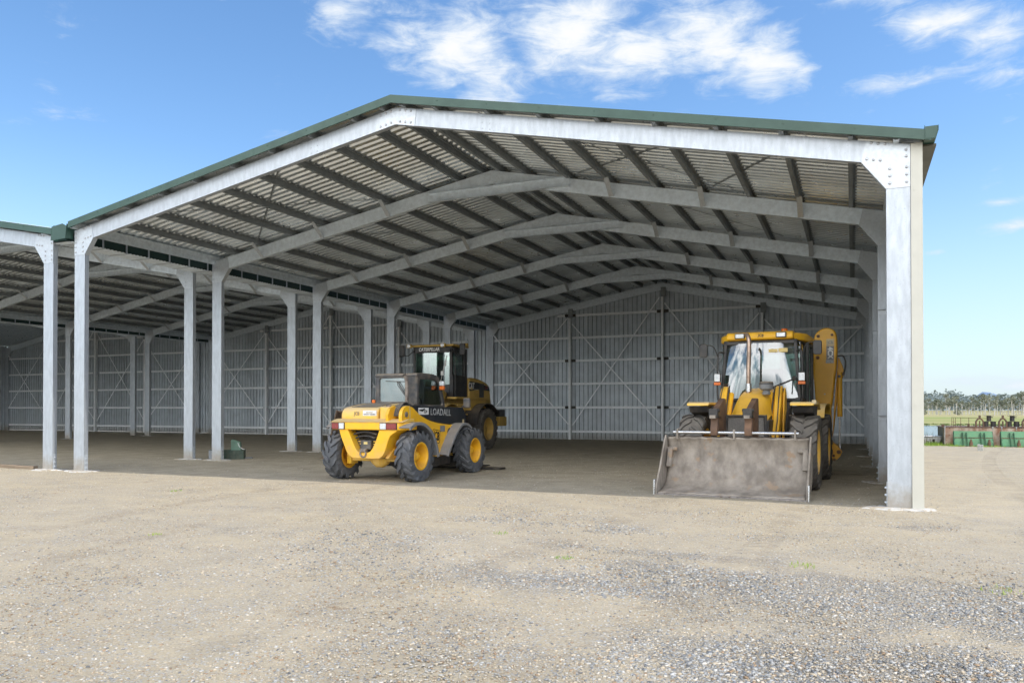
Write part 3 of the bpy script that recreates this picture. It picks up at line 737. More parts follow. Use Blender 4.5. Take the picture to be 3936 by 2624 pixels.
sd = [(-1.93,.0),(-1.92,.14),(-1.70,.42),(-1.42,.84),(-1.33,.93),(-1.22,.82),(-1.16,.6),(-1.2,.4),(-1.3,.2),(-1.5,.06)]
for xa, xb in ((-1.14,-1.112), (1.112,1.14)):
    m = MB(); m.prism(sd, 'x', xa, xb); o = build('bucket_side', m, DIRT, Bk, .004)
    k = MB(); xo, xi = (xa-.022, xa-.001) if xa < 0 else (xb+.001, xb+.022); k.prism([(-1.96,.0),(-1.95,.24),(-1.80,.24),(-1.72,.02)], 'x', xo, xi); build('side_cutter', k, CHROME, o, .003)
    s = 1 if xa < 0 else -1; xs_ = xb if xa < 0 else xa
    k = MB(); k.prism([(-1.34,.73),(-1.23,.74),(-1.28,.48),(-1.40,.40),(-1.46,.42)], 'x', *sorted((xs_+s*.02, xs_+s*.10))); k.cyl((xs_, -1.30, .70), (xs_+s*.17, -1.30, .70), .035, 12); build('clam_hinge', k, DIRT, o, .008)
for x in (-.93, -.02, .90):
    m = MB(); m.prism([(-1.27,.84),(-1.36,.86),(-1.375,.97),(-1.345,1.03),(-1.31,1.03),(-1.285,.97)], 'x', x-.014, x+.014); build('rod_bracket', m, DIRT, Bk, .004)
m = MB(); m.cyl((-1.00,-1.33,.975),(.95,-1.33,.975),.026,14); build('fork_rod', m, CHROME, Bk)
for x in (-.33, .20):
    m = MB(); m.prism(smoothpts([(-1.38,.93),(-1.40,1.02),(-1.36,1.14),(-1.40,1.25)], 3)+smoothpts([(-1.25,1.27),(-1.22,1.12),(-1.26,1.0),(-1.28,.92)], 3), 'x', x-.055, x+.055); fk = build('folded_fork', m, RUST, Bk, .008)
    k = MB(); k.box(x-.072, x+.072, -1.44, -1.28, 1.215, 1.36); k.cyl((x-.09,-1.36,1.33),(x+.09,-1.36,1.33),.03,10); build('knuckle', k, BLK, fk, .012)
    k = MB(); k.box(x-.045, x+.045, -1.50, -1.38, 1.20, 1.255); build('fork_stub', k, DIRT, fk, .006)
    k = MB(); k.prism([(-1.27,1.26),(-1.27,1.36),(-.74,1.53),(-.62,1.52),(-.52,.88),(-.72,.88),(-.98,1.20)], 'x', x-.045, x+.045); build('tine', k, RUST, fk, .008)
# loader arms and rams
for s in (-1, 1):
    xo = -.02 + s*.465
    m = MB(); m.prism(poly_round([(.54,1.66),(.42,1.77),(.27,1.72),(-.06,1.10),(-.26,.80),(-1.10,.52),(-1.02,.40),(-.18,.58),(.14,.86),(.40,1.46)], .06), 'x', xo-.055, xo+.055); arm = build('loader_arm', m, YEL, Bk, .012)
    k = MB(); k.cyl((xo-.07,.40,1.68),(xo+.07,.40,1.68),.035,12); k.cyl((xo-.07,-.14,.86),(xo+.07,-.14,.86),.03,12); build('pivot_pin', k, RUST, arm)
    m = MB(); m.prism([(.60,1.64),(.46,1.73),(.34,1.62),(.16,.62),(.52,.62)], 'x', *sorted((xo+s*.064, xo+s*.094))); build('arm_tower', m, YEL, Bk, .008)
    xi = xo - s*.105
    m = MB(); m.cyl((xi, .34, 1.62), (xi, .0, 1.14), .050, 12); rmm = build('lift_ram', m, YEL, Bk)
    k = MB(); k.cyl((xi, .0, 1.14), (xi, -.16, .93), .026, 10); build('ram_rod', k, BLK, rmm)
    m = MB(); m.cyl((xi-.05, -.18, .90), (xi+.05, -.18, .90), .05, 12)
    for q in (-.065, .065): m.prism([(-.25,.95),(-.12,.95),(-.14,.76),(-.26,.76)], 'x', xi+q-.01, xi+q+.01)
    build('ram_clevis', m, YEL, Bk, .006)
    m = MB(); m.tube(smoothpts([(xo-s*.07,.36,1.76),(xo-s*.075,.14,1.50),(xo-s*.08,-.06,1.16),(xo-s*.07,-.22,.90)], 4), .014, 6); build('hose', m, BLK, Bk)
    m = MB(); m.tube(smoothpts([(xo+s*.02,.30,1.80),(xo+s*.03,.05,1.52),(xo+s*.03,-.15,1.14),(xo+s*.02,-.34,.86)], 4), .010, 6); build('hose', m, BLK, Bk)
m = MB(); m.cyl((-.5,-.95,.62),(.55,-.95,.62),.06,12); m.box(-.4,.45,-1.12,-1.0,.3,.7); build('cross_tube', m, YELD, Bk)
# bonnet
rows = [(-.62,.315,.86,1.20,.34),(-.60,.32,.86,1.27,.34),(-.50,.33,.86,1.345,.30),(-.25,.335,.86,1.46,.26),(.05,.335,.86,1.60,.22),(.35,.34,.86,1.69,.20),(.75,.345,.86,1.73,.20),(1.12,.35,.86,1.74,.20)]
m = MB(); vs = []; fs = []; K = 15
for (y, hw, zb, zt, rr) in rows:
    for i in range(K):
        t = -1 + 2*i/(K-1); x = hw*math.copysign(abs(t)**.75, t) if t else 0.
        h = (1-abs(t)**3.2)
        z = (zt-rr*1.15) + rr*1.15*h
        if i in (0, K-1): z = 1.24 if y > -.3 else 1.16
        vs.append((x+.045, y, z))
for j in range(len(rows)-1):
    for i in range(K-1): a = j*K+i; fs.append((a, a+1, a+K+1, a+K))
fs.append(tuple(range(K)))
m.add(vs, fs); bon = build('bonnet', m, YEL, Bk, smooth=50)
sb = bon.modifiers.new('smooth', 'SUBSURF'); sb.levels = 1; sb.render_levels = 2
m = MB(); m.ring([(-.305,.70),(.395,.70),(.375,1.255),(-.285,1.255)], [(-.26,.74),(.345,.74),(.33,1.215),(-.245,1.215)], 'y', -.65, -.58); gr = build('grille_frame', m, DARK, Bk, .012)
m = MB(); m.box(-.27, .36, -.62, -.60, .73, 1.23); build('grille', m, GRILL, gr)
m = MB(); m.box(-.30,.40,-.57,1.0,.55,1.17); m.box(-.36,.42,-.5,3.0,.45,.85); build('engine_block', m, DARK, Bk, .02)
m = MB(); m.cyl((-.75,0,.62),(.75,0,.62),.10,12); m.cyl((-.75,2.12,.62),(.75,2.12,.62),.11,12); m.lathe([(.001,-.28),(.2,-.16),(.22,0),(.2,.16),(.001,.28)], 'x', (0,0,.62), 14); build('axle', m, YELD, Bk)
m = MB(); m.lathe([(.001,1.60),(.065,1.60),(.075,1.635),(.058,1.65),(.060,1.665),(.105,1.695),(.118,1.73),(.118,1.80),(.105,1.815),(.08,1.825),(.001,1.83)], 'z', (.275,.02,0), 20); pc = build('pre_cleaner', m, GREYST, Bk)
k = MB(); k.lathe([(.120,1.775),(.122,1.80),(.108,1.818),(.085,1.828),(.001,1.834)], 'z', (.275,.02,0), 20); build('cap', k, BLKD, pc)
m = MB(); m.tube(smoothpts([(-.060,.22,1.62),(-.057,.22,2.0),(-.047,.22,2.35),(-.046,.22,2.53),(-.058,.235,2.61),(-.085,.27,2.66),(-.12,.31,2.675)], 4), .038, 14); ex = build('exhaust', m, COPPER, Bk); k = MB(); k.cyl((-.055,.22,1.66),(-.055,.22,1.80),.052,14); build('exhaust_collar', k, CHROME, ex)
# front mudguards
for x0, x1 in ((-.98,-.60), (.72,1.10)):
    m = MB(); m.prism([(-.52,1.405),(-.50,1.45),(-.44,1.47),(.45,1.47),(.62,1.36),(.62,1.33),(.44,1.42),(-.48,1.42)], 'x', x0, x1)
    o = build('mudguard', m, YELD, Bk, .015); xi = x1 if x0 < 0 else x0; s = 1 if x0 < 0 else -1
    k = MB(); k.prism([(-.46,1.40),(.40,1.40),(.25,1.18),(-.40,1.30)], 'x', x0+.03, x1-.03); build('guard_lining', k, DARK, o)
    k = MB(); k.tube([(xi, -.30, 1.40), (xi+s*.06, -.28, 1.30), (xi+s*.10, -.2, .95), (xi+s*.10, -.1, .70)], .022, 8); build('guard_stay', k, BLK, o)
m = MB(); m.box(1.06,1.13,-.50,-.42,1.43,1.50); build('marker_lamp', m, BEIGE, Bk, .01)
m = MB(); m.prism([(.66,.55),(1.62,.55),(1.62,1.25),(.66,1.25)], 'x', .38, .80); m.box(-.80,-.38,.66,1.62,.55,1.25); build('step_tank', m, DARK, Bk, .03)
# cab
m = MB()
for x0, x1, ya, yb in ((-.655,-.595,1.10,1.17), (.595,.655,1.10,1.17)):
    m.prism([(x0-.075*(1 if x0<0 else -1)*1, 1.55), (x1-.075*(1 if x0<0 else -1), 1.55), (x1, 2.64), (x0, 2.64)], 'y', ya, yb)
for x0, x1 in ((-.80,-.74), (.74,.80)): m.box(x0, x1, 2.55, 2.63, 1.3, 2.62); m.box(x0, x1, 1.75, 1.81, 1.3, 2.62)
for s in (-1, 1): m.bar((s*.70,1.14,1.54),(s*.77,2.6,1.42),.06,.08,(0,0,1)); m.bar((s*.63,1.14,2.60),(s*.77,2.6,2.60),.06,.06,(0,0,1))
m.box(-.66,.66,1.10,1.16,2.56,2.63); m.box(-.72,.72,1.08,1.15,1.50,1.56)
cab = build('cab_frame', m, BLK, Bk, .01)
m = MB(); vs = []; fs = []; NX, NZ = 16, 10
for j in range(NZ+1):
    for i in range(NX+1):
        u = -1+2*i/NX; z = 1.55+1.03*j/NZ; hw = .675-.06*j/NZ
        vs.append((u*hw, 1.0 + .095*u*u + .10*(max(0, j/NZ-.35)**2) + .05*u*u*(j/NZ), z))
for j in range(NZ):
    for i in range(NX): a = j*(NX+1)+i; fs.append((a, a+1, a+NX+2, a+NX+1))
m.add(vs, fs); ws = build('windscreen', m, GLSW, cab, smooth=60)
for s in (-1, 1):
    m = MB(); m.prism([(1.17,1.56),(2.56,1.42),(2.56,2.58),(1.17,2.58)], 'x', s*.70-.003, s*.70+.003); build('side_window', m, GLSC, cab)
m = MB(); m.box(-.74,.74,2.60,2.606,1.5,2.58); build('rear_window', m, GLSC, cab)
m = MB(); m.box(-.028,.028,1.052,1.066,1.62,2.56); build('window_bar', m, BLK, cab)
m = MB(); m.box(.34,.50,1.060,1.066,2.40,2.475); m.box(.17,.33,1.030,1.036,2.40,2.46); build('sticker', m, STICK, cab)
m = MB(); m.tube([(.64,1.05,1.92),(.45,1.03,1.84),(.20,1.02,1.74)],.010,6); m.tube([(.62,1.05,1.90),(.44,1.04,1.82),(.19,1.02,1.72)],.008,6); m.cyl((.60,1.06,1.95),(.64,1.06,1.88),.03,8); m.tube([(.60,1.05,1.90),(.58,1.05,1.62)],.007,5); build('wiper', m, BLK, cab)
m = MB(); m.prism([(1.045,2.640),(1.00,2.665),(1.03,2.765),(1.09,2.79),(1.35,2.80),(1.35,2.64)], 'x', -.60, .60); rf = build('cab_roof', m, YEL, Bk, .03, seg=3)
m = MB(); m.prism([(-.60,1.20),(.60,1.20),(.70,1.32),(.80,1.55),(.82,2.75),(-.82,2.75),(-.80,1.55),(-.70,1.32)], 'z', 2.625, 2.765); build('roof_panel', m, YEL, rf, .03, seg=3)
for x in (-.345, .395):
    m = MB(); m.box(x-.092, x+.092, .975, 1.02, 2.665, 2.765); o = build('work_lamp', m, BLK, Bk, .014); k = MB(); k.box(x-.076, x+.076, .965, .974, 2.677, 2.752); build('lens', k, LENSW, o, .01)
lettering('JCB', .075, LETB, rf, (.035, 1.004, 2.715), bold=.02, sx=.85, spin=R(-8))
m = MB(); m.lathe([(.055,2.77),(.055,2.80),(.062,2.81),(.062,2.87),(.05,2.895),(.001,2.90)], 'z', (.36,1.75,0), 18); bn = build('beacon', m, LENSO, Bk); k = MB(); k.lathe([(.066,2.765),(.066,2.80),(.001,2.80)], 'z', (.36,1.75,0), 18); build('beacon_base', k, BLK, bn)
m = MB(); m.cyl((.52,1.9,2.77),(.52,1.92,3.22),.005,5); build('aerial', m, BLK, Bk)
for s in (-1, 1):
    x = s*.755
    m = MB(); m.tube(smoothpts([(s*.65,1.10,2.42),(x-s*.02,1.04,2.42),(x,1.03,2.32),(x+s*.01,1.02,1.95),(x+s*.01,1.02,1.62),(x-s*.02,1.04,1.45),(s*.68,1.1,1.42)], 3), .016, 8); bar = build('guard_bar', m, BLK, Bk)
    k = MB(); k.box(x-.062+s*.0, x+.062, .945, 1.0, 1.86, 2.02); o = build('headlamp', k, BLK, Bk, .012)
    q = MB(); q.box(x-.052, x+.052, .935, .944, 1.868, 2.012); build('lens', q, LENSW, o, .006)
    q = MB(); q.box(x-.062, x+.062, .94, 1.0, 1.80, 1.857); build('indicator', q, LENSO, o, .008)
    m = MB(); m.tube(smoothpts([(x,1.03,2.32),(x+s*.06,1.0,2.50),(x+s*.14,.98,2.56),(x+s*.24,.98,2.55)], 4), .010, 6); ma = build('mirror_arm', m, BLK, Bk)
    k = MB(); k.prism(poly_round([(x+s*.19,2.33),(x+s*.34,2.33),(x+s*.34,2.59),(x+s*.19,2.59)], .05), 'y', .965, 1.0); build('mirror', k, BLK, ma, .01)
m = MB(); m.box(-.30,.30,1.75,2.25,1.25,1.55); m.box(-.27,.27,2.2,2.36,1.5,2.15); build('seat', m, SEATM, Bk, .06)
m = MB(); m.prism([(1.12,1.2),(1.32,1.2),(1.28,1.58),(1.14,1.60)], 'x', -.55, .55); build('dashboard', m, BLK, Bk, .03)
m = MB(); m.tube([(.20*math.cos(a), 1.42+.06*math.sin(a), 1.68+.18*math.sin(a)) for a in np.linspace(0, 2*math.pi, 20)], .015, 6); build('steering_wheel', m, BLK, Bk)
# backhoe: boom and dipper folded up beside the cab
BX = lambda v: v - .255 + .0
dp = smoothpts([(.98,2.10),(.975,2.60),(1.0,2.86),(1.07,2.97),(1.20,3.035),(1.34,3.01),(1.42,2.90),(1.44,2.62),(1.425,2.28),(1.385,1.90),(1.335,1.44)], 4) + [(1.30,1.30),(1.08,1.30),(1.02,1.46)]
m = MB(); m.prism([(BX(x), z) for x, z in dp], 'y', 3.40, 3.68); dip = build('dipper', m, YELB, Bk, .03, seg=3)
for (x, z, r) in ((1.075,2.865,.032), (1.345,2.885,.026), (1.065,2.42,.036)):
    k = MB(); k.lathe([(r,3.399),(r,3.38),(r*.6,3.374),(.001,3.373)], 'y', (BX(x),0,z), 14); build('pivot_pin', k, RUST, dip)
k = MB(); k.lathe([(.018,3.399),(.018,3.385),(.001,3.383)], 'y', (BX(1.20),0,1.66), 10); build('grease_nipple', k, BEIGE, dip)
k = MB(); k.box(BX(1.235), BX(1.385), 3.394, 3.3985, 2.655, 2.80); st = build('sticker', k, BEIGE, dip); lettering('JCB', .085, GREYST, dip, (BX(1.31), 3.3925, 2.725), bold=.02, sx=.8, spin=R(4))
k = MB(); k.box(BX(1.235), BX(1.38), 3.394, 3.3985, 2.37, 2.653); st = build('sticker', k, GREYST, dip); lettering('4CX', .135, WHITE, dip, (BX(1.308), 3.3925, 2.515), bold=.045, spin=R(-90), sx=.92)
k = MB(); k.box(BX(1.225), BX(1.375), 3.394, 3.3985, 2.30, 2.368); build('sticker', k, WORN, dip)
m = MB(); m.prism([(BX(x), z) for x, z in ((1.04,1.46),(1.32,1.46),(1.34,1.0),(1.30,.70),(1.27,.42),(1.15,.42),(1.12,.9),(1.05,1.2))], 'y', 3.30, 3.52); bo = build('boom', m, YELB, Bk, .02)
k = MB(); k.box(BX(1.12), BX(1.30), 3.27, 3.2995, 1.38, 1.46); build('slew_bracket', k, DARK, bo, .006)
k = MB(); k.box(BX(1.15), BX(1.25), 3.285, 3.299, 1.24, 1.32); build('sticker', k, BEIGE, bo)
k = MB(); k.lathe([(.09,3.299),(.09,3.296),(.001,3.296)], 'y', (BX(1.14),0,1.10), 16); build('hole', k, BLK, bo)
m = MB(); m.prism([(BX(x), z) for x, z in ((1.36,1.45),(1.43,2.3),(1.44,2.45),(1.52,2.26),(1.56,2.10),(1.50,1.95),(1.44,1.88),(1.42,1.6),(1.40,1.40),(1.36,1.0),(1.32,.75))], 'y', 3.70, 3.86); build('dipper_link', m, YELB, Bk, .02)
m = MB(); m.cyl((BX(1.475),3.62,1.19),(BX(1.475),3.62,2.12),.052,14); rmm = build('dipper_ram', m, YELB, Bk); k = MB(); k.cyl((BX(1.472),3.62,.50),(BX(1.475),3.62,1.19),.024,12); build('ram_rod', k, CHROME, rmm)
k = MB(); k.lathe([(.03,3.56),(.03,3.545),(.001,3.543)], 'y', (BX(1.47),0,2.03), 12); k.tube(smoothpts([(BX(1.44),3.66,2.46),(BX(1.54),3.62,2.45),(BX(1.59),3.60,2.32),(BX(1.57),3.60,2.15),(BX(1.53),3.60,2.05)], 4), .016, 7); build('hose', k, BLK, rmm)
m = MB(); m.prism(poly_round([(BX(x), z) for x, z in ((1.26,.80),(1.34,.66),(1.46,.56),(1.52,.46),(1.48,.36),(1.40,.28),(1.32,.28),(1.31,.42),(1.22,.60))], .03), 'y', 3.50, 3.74); tl = build('tipping_link', m, YELB, Bk, .015)
for (x, z, r) in ((1.46,.46,.042), (1.36,.38,.028), (1.375,.30,.03)):
    k = MB(); k.lathe([(r,3.499),(r,3.485),(.001,3.483)], 'y', (BX(x),0,z), 12); build('pivot_pin', k, RUST, tl)
m = MB(); m.box(-.95, .95, 3.02, 3.22, .45, .95); m.box(-1.0,-.80,2.98,3.22,.25,1.3); m.box(.80,1.0,2.98,3.22,.25,1.3); m.box(.62,.95,3.22,3.40,.5,1.2); build('rear_frame', m, YELD, Bk, .02)
for s in (-1, 1): m = MB(); m.box(s*.9-.12, s*.9+.12, 3.0, 3.22, .10, .25); build('stabiliser_foot', m, DARK, Bk, .01)
for x0, x1 in ((-1.12,-.66), (.66,1.10)):
    m = MB(); m.strip(smoothpts([(1.35,1.20),(1.55,1.40),(2.1,1.46),(2.65,1.38),(2.85,1.1)][::-1], 3), x0, x1, .03); build('mudguard', m, YELD, Bk)

# ================================================================== big wheel loader in the shadow behind the telehandler
Cw = thing('wheel_loader', 'dark yellow wheel loader with tall black cab, in the shadow behind the telehandler', 'wheel loader', (3.2, 11.75, 0))
ty = mesh_of('tyre', tyre_mb(.69, .52, .36, 20, .03, .05, .30, .02, .12), RUBB, 40)
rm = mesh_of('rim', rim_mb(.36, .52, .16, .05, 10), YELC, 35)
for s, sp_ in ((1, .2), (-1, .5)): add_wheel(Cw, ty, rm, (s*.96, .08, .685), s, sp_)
Fr = bpy.data.objects.new('front_frame', None); COL.objects.link(Fr); Fr.parent = Cw; Fr.location = (0,-1.45,0); Fr.rotation_euler = (0,0,.095)
for s, sp_ in ((1, .6), (-1, .1)):
    add_wheel(Fr, ty, rm, (s*.96, -1.45, .685), s, sp_)
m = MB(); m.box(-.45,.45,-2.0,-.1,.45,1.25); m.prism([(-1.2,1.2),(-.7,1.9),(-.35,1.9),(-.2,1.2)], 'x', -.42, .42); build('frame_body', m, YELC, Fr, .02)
for s in (-1, 1):
    m = MB(); m.prism([(-.35,1.85),(-.6,1.95),(-2.2,1.3),(-3.15,.62),(-3.25,.40),(-3.05,.38),(-2.1,.95),(-.5,1.6)], 'x', s*.5-.06, s*.5+.06); build('lift_arm', m, YELC, Fr, .02)
    m = MB(); m.strip(smoothpts([(-2.25,.9),(-2.1,1.35),(-1.5,1.52),(-.9,1.35),(-.72,1.0)][::-1], 4), *sorted((s*.68, s*1.23)), .03); build('mudguard', m, YELC, Fr)
m = MB(); m.prism([(-2.4,1.45),(-2.6,1.5),(-3.2,.95),(-3.1,.85)], 'x', -.07, .07); m.cyl((0,-.9,1.7),(0,-2.3,1.5),.08,12); build('tilt_linkage', m, YELC, Fr)
cb = smoothpts([(-4.45,.02),(-3.95,.05),(-3.55,.22),(-3.35,.55),(-3.35,.9),(-3.55,1.22),(-3.68,1.30)], 3)
m = MB(); m.strip(cb, -1.375, 1.375, .04); bkt = build('bucket', m, RUSTB, Fr)
for s in (-1, 1):
    k = MB(); k.prism([(-4.45,.0),(-4.40,.08),(-4.02,.60),(-3.80,1.10),(-3.70,1.32),(-3.5,1.2),(-3.31,.9),(-3.31,.5),(-3.5,.15),(-3.9,.0)], 'x', *sorted((s*1.376, s*1.41))); build('bucket_side', k, RUSTB, bkt)
k = MB(); k.prism([(-4.55,.0),(-4.2,.015),(-4.2,.05),(-4.55,.02)], 'x', -1.41, 1.41); build('cutting_edge', k, RUSTB, bkt)
for c in [x for x in bpy.data.objects if x.parent == Fr]:      # the articulated front half: same parts, turned about the hitch
    ml = Matrix.Translation((0,-1.45,0)) @ Matrix.Rotation(.095, 4, 'Z') @ c.matrix_basis
    c.parent = Cw; c.matrix_basis = ml
bpy.data.objects.remove(Fr)
m = MB(); m.box(-.55,.55,-1.5,1.2,.45,1.3); m.cyl((-.75,.08,.68),(.75,.08,.68),.16,12); build('rear_chassis', m, YELC, Cw, .02)
m = MB(); m.prism(smoothpts([(-.55,2.36),(-.2,2.375),(.3,2.33),(.75,2.24),(1.0,2.14)], 3)+[(1.08,1.95),(1.20,1.30),(-.55,1.30)], 'x', -.74, .78); hd = build('engine_hood', m, YELC, Cw, .05, seg=3)
m = MB(); m.prism([(-.55,2.26),(.16,2.22),(.95,2.10),(1.03,1.96),(.16,2.0),(-.55,1.93)], 'x', .782, .788); build('decal', m, LETB, hd)
m = MB(); m.box(.7885,.792,.18,.54,1.33,2.20); build('vent_panel', m, BLK, hd)
lettering('CAT', .28, WHITE, hd, (.79, -.40, 2.10), FACE_R, bold=.035, sx=.78)
m = MB(); m.prism([(-.50,1.985),(-.30,1.985),(-.40,2.085)], 'x', .7905, .794); build('emblem', m, STICK, hd)
m = MB(); m.box(.789,.791,-.2,.10,1.985,1.998); build('decal', m, WHITE, hd)
lettering('938G', .10, LENSR, hd, (.79, .74, 2.06), FACE_R, bold=.02)
m = MB(); m.box(.60,.93,-1.75,.55,1.66,1.73); m.box(.60,.90,-.7,.45,1.30,1.655); build('platform', m, YELC, Cw, .01)
m = MB(); m.strip(smoothpts([(-.85,.85),(-.70,1.25),(-.25,1.50),(.3,1.50),(.78,1.25)][::-1], 4), .70, 1.22, .03); build('mudguard', m, DARK, Cw)
m = MB(); m.strip(smoothpts([(-.85,.85),(-.70,1.25),(-.25,1.50),(.3,1.50),(.78,1.25)][::-1], 4), -1.22, -.70, .03); build('mudguard', m, DARK, Cw)
for i, z in enumerate((.55, .85, 1.15, 1.45)): m = MB(); m.box(.72, 1.02-.04*i, -1.62, -.98, z, z+.04); build('step', m, YELC, Cw)
m = MB(); m.box(-1.15,1.17,1.02,1.62,.76,1.08); cwt = build('counterweight', m, YELC, Cw, .03); k = MB(); k.box(.80,1.14,1.06,1.52,1.082,1.32); k.box(-1.14,-.8,1.06,1.52,1.082,1.32); build('battery_box', k, BLK, cwt, .015)
# cab
m = MB()
for (x, y, w, d) in ((-.66,-1.58,.09,.09), (.66,-1.58,.09,.09), (-.70,-.72,.10,.16), (.70,-.72,.10,.16)): m.box(x-w/2, x+w/2, y-d/2, y+d/2, 1.70, 3.26)
m.box(.64,.74,-1.62,-.62,1.70,2.42); m.box(-.74,-.64,-1.62,-.62,1.70,2.42); m.box(-.60,.60,-1.60,-1.52,1.70,2.12); m.box(-.60,.60,-.68,-.60,1.70,2.3)
m.box(-.70,.70,-1.625,-1.55,3.14,3.33); m.box(-.74,.74,-1.54,-.62,3.14,3.30)
cab = build('cab_frame', m, BLK, Cw, .012)
m = MB(); m.prism([(-1.68,3.335),(-1.66,3.40),(-.6,3.42),(-.55,3.335)], 'x', -.76, .78); build('cab_roof', m, YELC, Cw, .02)
lettering('CATERPILLAR', .150, WHITE, cab, (-.12, -1.628, 3.245), bold=.03, sx=.83, shear=.12)
m = MB(); m.box(-.605,.605,-1.60,-1.594,2.12,3.14); build('windscreen', m, GLSC, cab)
for x in (.69, -.696): m = MB(); m.box(x,x+.006,-1.53,-.80,2.42,3.14); build('side_window', m, GLSC, cab)
m = MB(); m.box(-.6,.6,-.66,-.654,2.3,3.14); build('rear_window', m, GLSC, cab)
m = MB(); m.box(-.30,.26,-1.05,-.72,1.9,2.75); m.box(-.18,.14,-1.0,-.8,2.75,2.95); build('seat', m, SEATM, Cw, .05)
m = MB(); m.tube([(.0+.2*math.cos(a), -1.30+.08*math.sin(a), 2.45+.17*math.sin(a)) for a in np.linspace(0, 2*math.pi, 20)], .016, 6); m.prism([(-1.52,2.1),(-1.3,2.1),(-1.32,2.4),(-1.48,2.42)], 'x', -.25, .25); build('steering_wheel', m, BLK, Cw)
m = MB(); m.cyl((.28,-1.61,2.16),(.50,-1.61,3.02),.008,5); m.cyl((.46,-1.612,2.70),(.50,-1.612,3.05),.012,5); m.box(.30,.40,-1.615,-1.605,2.42,2.55); build('wiper', m, WHITE, cab)
for x in (-.78, .45):
    m = MB(); m.box(x-.09, x+.09, -1.78, -1.70, 3.30, 3.42); o = build('work_lamp', m, YELC, Cw, .02); k = MB(); k.lathe([(.062,-1.781),(.062,-1.80),(.04,-1.806),(.001,-1.808)], 'y', (x,0,3.36), 16); build('lens', k, LENSW, o)
for s in (-1, 1):
    m = MB(); m.tube([(s*.70,-1.60,3.20),(s*.90,-1.64,3.05),(s*1.12,-1.66,3.10)], .014, 6); ma = build('mirror_arm', m, BLK, Cw)
    k = MB(); k.box(s*1.10-.10, s*1.10+.10, -1.70, -1.64, 3.03, 3.40); build('mirror', k, BLK, ma, .03)
m = MB(); m.tube(smoothpts([(.80,-1.60,1.75),(.82,-1.62,2.2),(.80,-1.60,3.0)], 3), .014, 6); build('grab_rail', m, BLK, Cw)
m = MB(); m.cyl((.60,-.75,3.42),(.605,-.75,3.72),.006,5); build('aerial', m, BLK, Cw)
m = MB(); m.box(.62,.74,-.62,-.52,3.42,3.50); build('marker_lamp', m, YELC, Cw, .02)

# ================================================================== small things in and around the shed
gp = thing('feed_trough', 'dark green steel trough with a pale green box on it, behind a column', 'trough', (.03, 4.52, 0), .60)
gp.scale = (.58, .58, .66)
m = MB(); m.ring(rect_round(-.75,.80,-.28,.28,.05), rect_round(-.72,.77,-.25,.25,.04), 'z', .0, .37); m.box(-.73,.78,-.26,.26,.005,.02); build('trough_body', m, mat('trough_green', (.022,.060,.042), .5, 0, .15, 3., dust=.3), gp)
m = MB(); m.box(-.76,-.70,-.30,.30,.0,.385); m.box(-.70,-.35,-.297,-.285,.0,.36); build('end_plate', m, mat('trough_grey', (.24,.26,.28), .55, .2, .12, 4.), gp)
m = MB(); m.prism([(.16,.30),(.62,.30),(.58,.70),(.50,.72),(.24,.80),(.17,.78)], 'y', -.02, .30); build('hopper', m, mat('hopper_green', (.13,.25,.185), .55, 0, .12, 4., dust=.2), gp, .015)
m = MB(); m.box(.80,1.12,-.10,.20,.02,.06); build('drawbar', m, GREYST, gp)
m = MB(); m.tube(smoothpts([(.48,-.03,.66),(.55,-.06,.52),(.68,-.16,.43),(.80,-.24,.395)], 4), .014, 6); build('rope', m, WHITE, gp)

wood = mat('weathered_timber', (.34,.26,.18), .85, 0, .2, 3., streak=(.4,6,6), bump=.4, bscale=30)
m = MB(); m.box(-5.4,-1.95,.02,.16,0,.075); o = build('timber_sleeper', m, wood, None, .01); tag(o, 'long weathered timber lying on the ground at the left shed edge', 'timber')
m = MB(); m.box(-1.93,-1.33,.0,.13,0,.07); o = build('timber_offcut', m, wood, None, .01); tag(o, 'short timber offcut beside the foot of the leftmost front column', 'timber')

# concrete block on the yard
o = thing('concrete_block', 'pale hollow concrete blocks standing on bare dirt in front of the green buckets', 'concrete block', (19.28, 17.3, 0))
blk = mat('block_concrete', (.55,.55,.52), .9, 0, .1, 12., bump=.4)
for i, x in enumerate((-.045, .035)):
    m = MB(); m.box(x-.037, x+.037, -.05, .05, 0, .21-.015*i); b = build('block', m, blk, o, .006)
    k = MB()
    for z in (.05, .11, .165): k.box(x-.012, x+.012, -.0535, -.0505, z-.012, z+.012)
    build('block_hole', k, DARK, b)

# rusty pontoon with dredge gear on the pond bank
rustm = mat('hull_rust', (.58,.48,.38), .85, 0, .2, 2.6, col2=(.27,.115,.06), bump=.3, bscale=20, spots=(3.4, .56, (.20,.075,.035)), streak=(1.4,1,.7))
B = thing('pontoon', 'rusty streaked steel pontoon with railings and pump gear on the pond bank', 'pontoon', (18.62, 21.2, 0))
m = MB(); m.box(0, 14, 0, 2.2, -.1, .655); build('hull', m, rustm, B, .01)
m = MB(); m.box(-.015,-.002, .0, 2.2, -.1, .655); build('end_plate', m, mat('hull_end', (.16,.14,.08), .9, 0, .25, 4.), B)
m = MB(); m.box(-.05,14,-.02,2.25,.657,.680); build('deck_edge', m, RUST, B)
for x in (.02, 1.55, 1.83, 2.28, 2.56, 3.0): m = MB(); m.cyl((x,-.02,.0 if x < .1 else .58),(x,-.02,.66),.014,8); m.cyl((x,-.02,.66),(x,-.02,.70),.026,8); build('mooring_post', m, WORN, B)
m = MB(); m.box(-.06,.03,.2,.3,.68,.77); build('corner_bracket', m, RUST, B)
for dx in (.28,.34,.40,.57,.83): m = MB(); m.bar((dx,.25,.68),(dx,.25,1.03),.016,.016); build('rail_post', m, RUST, B)
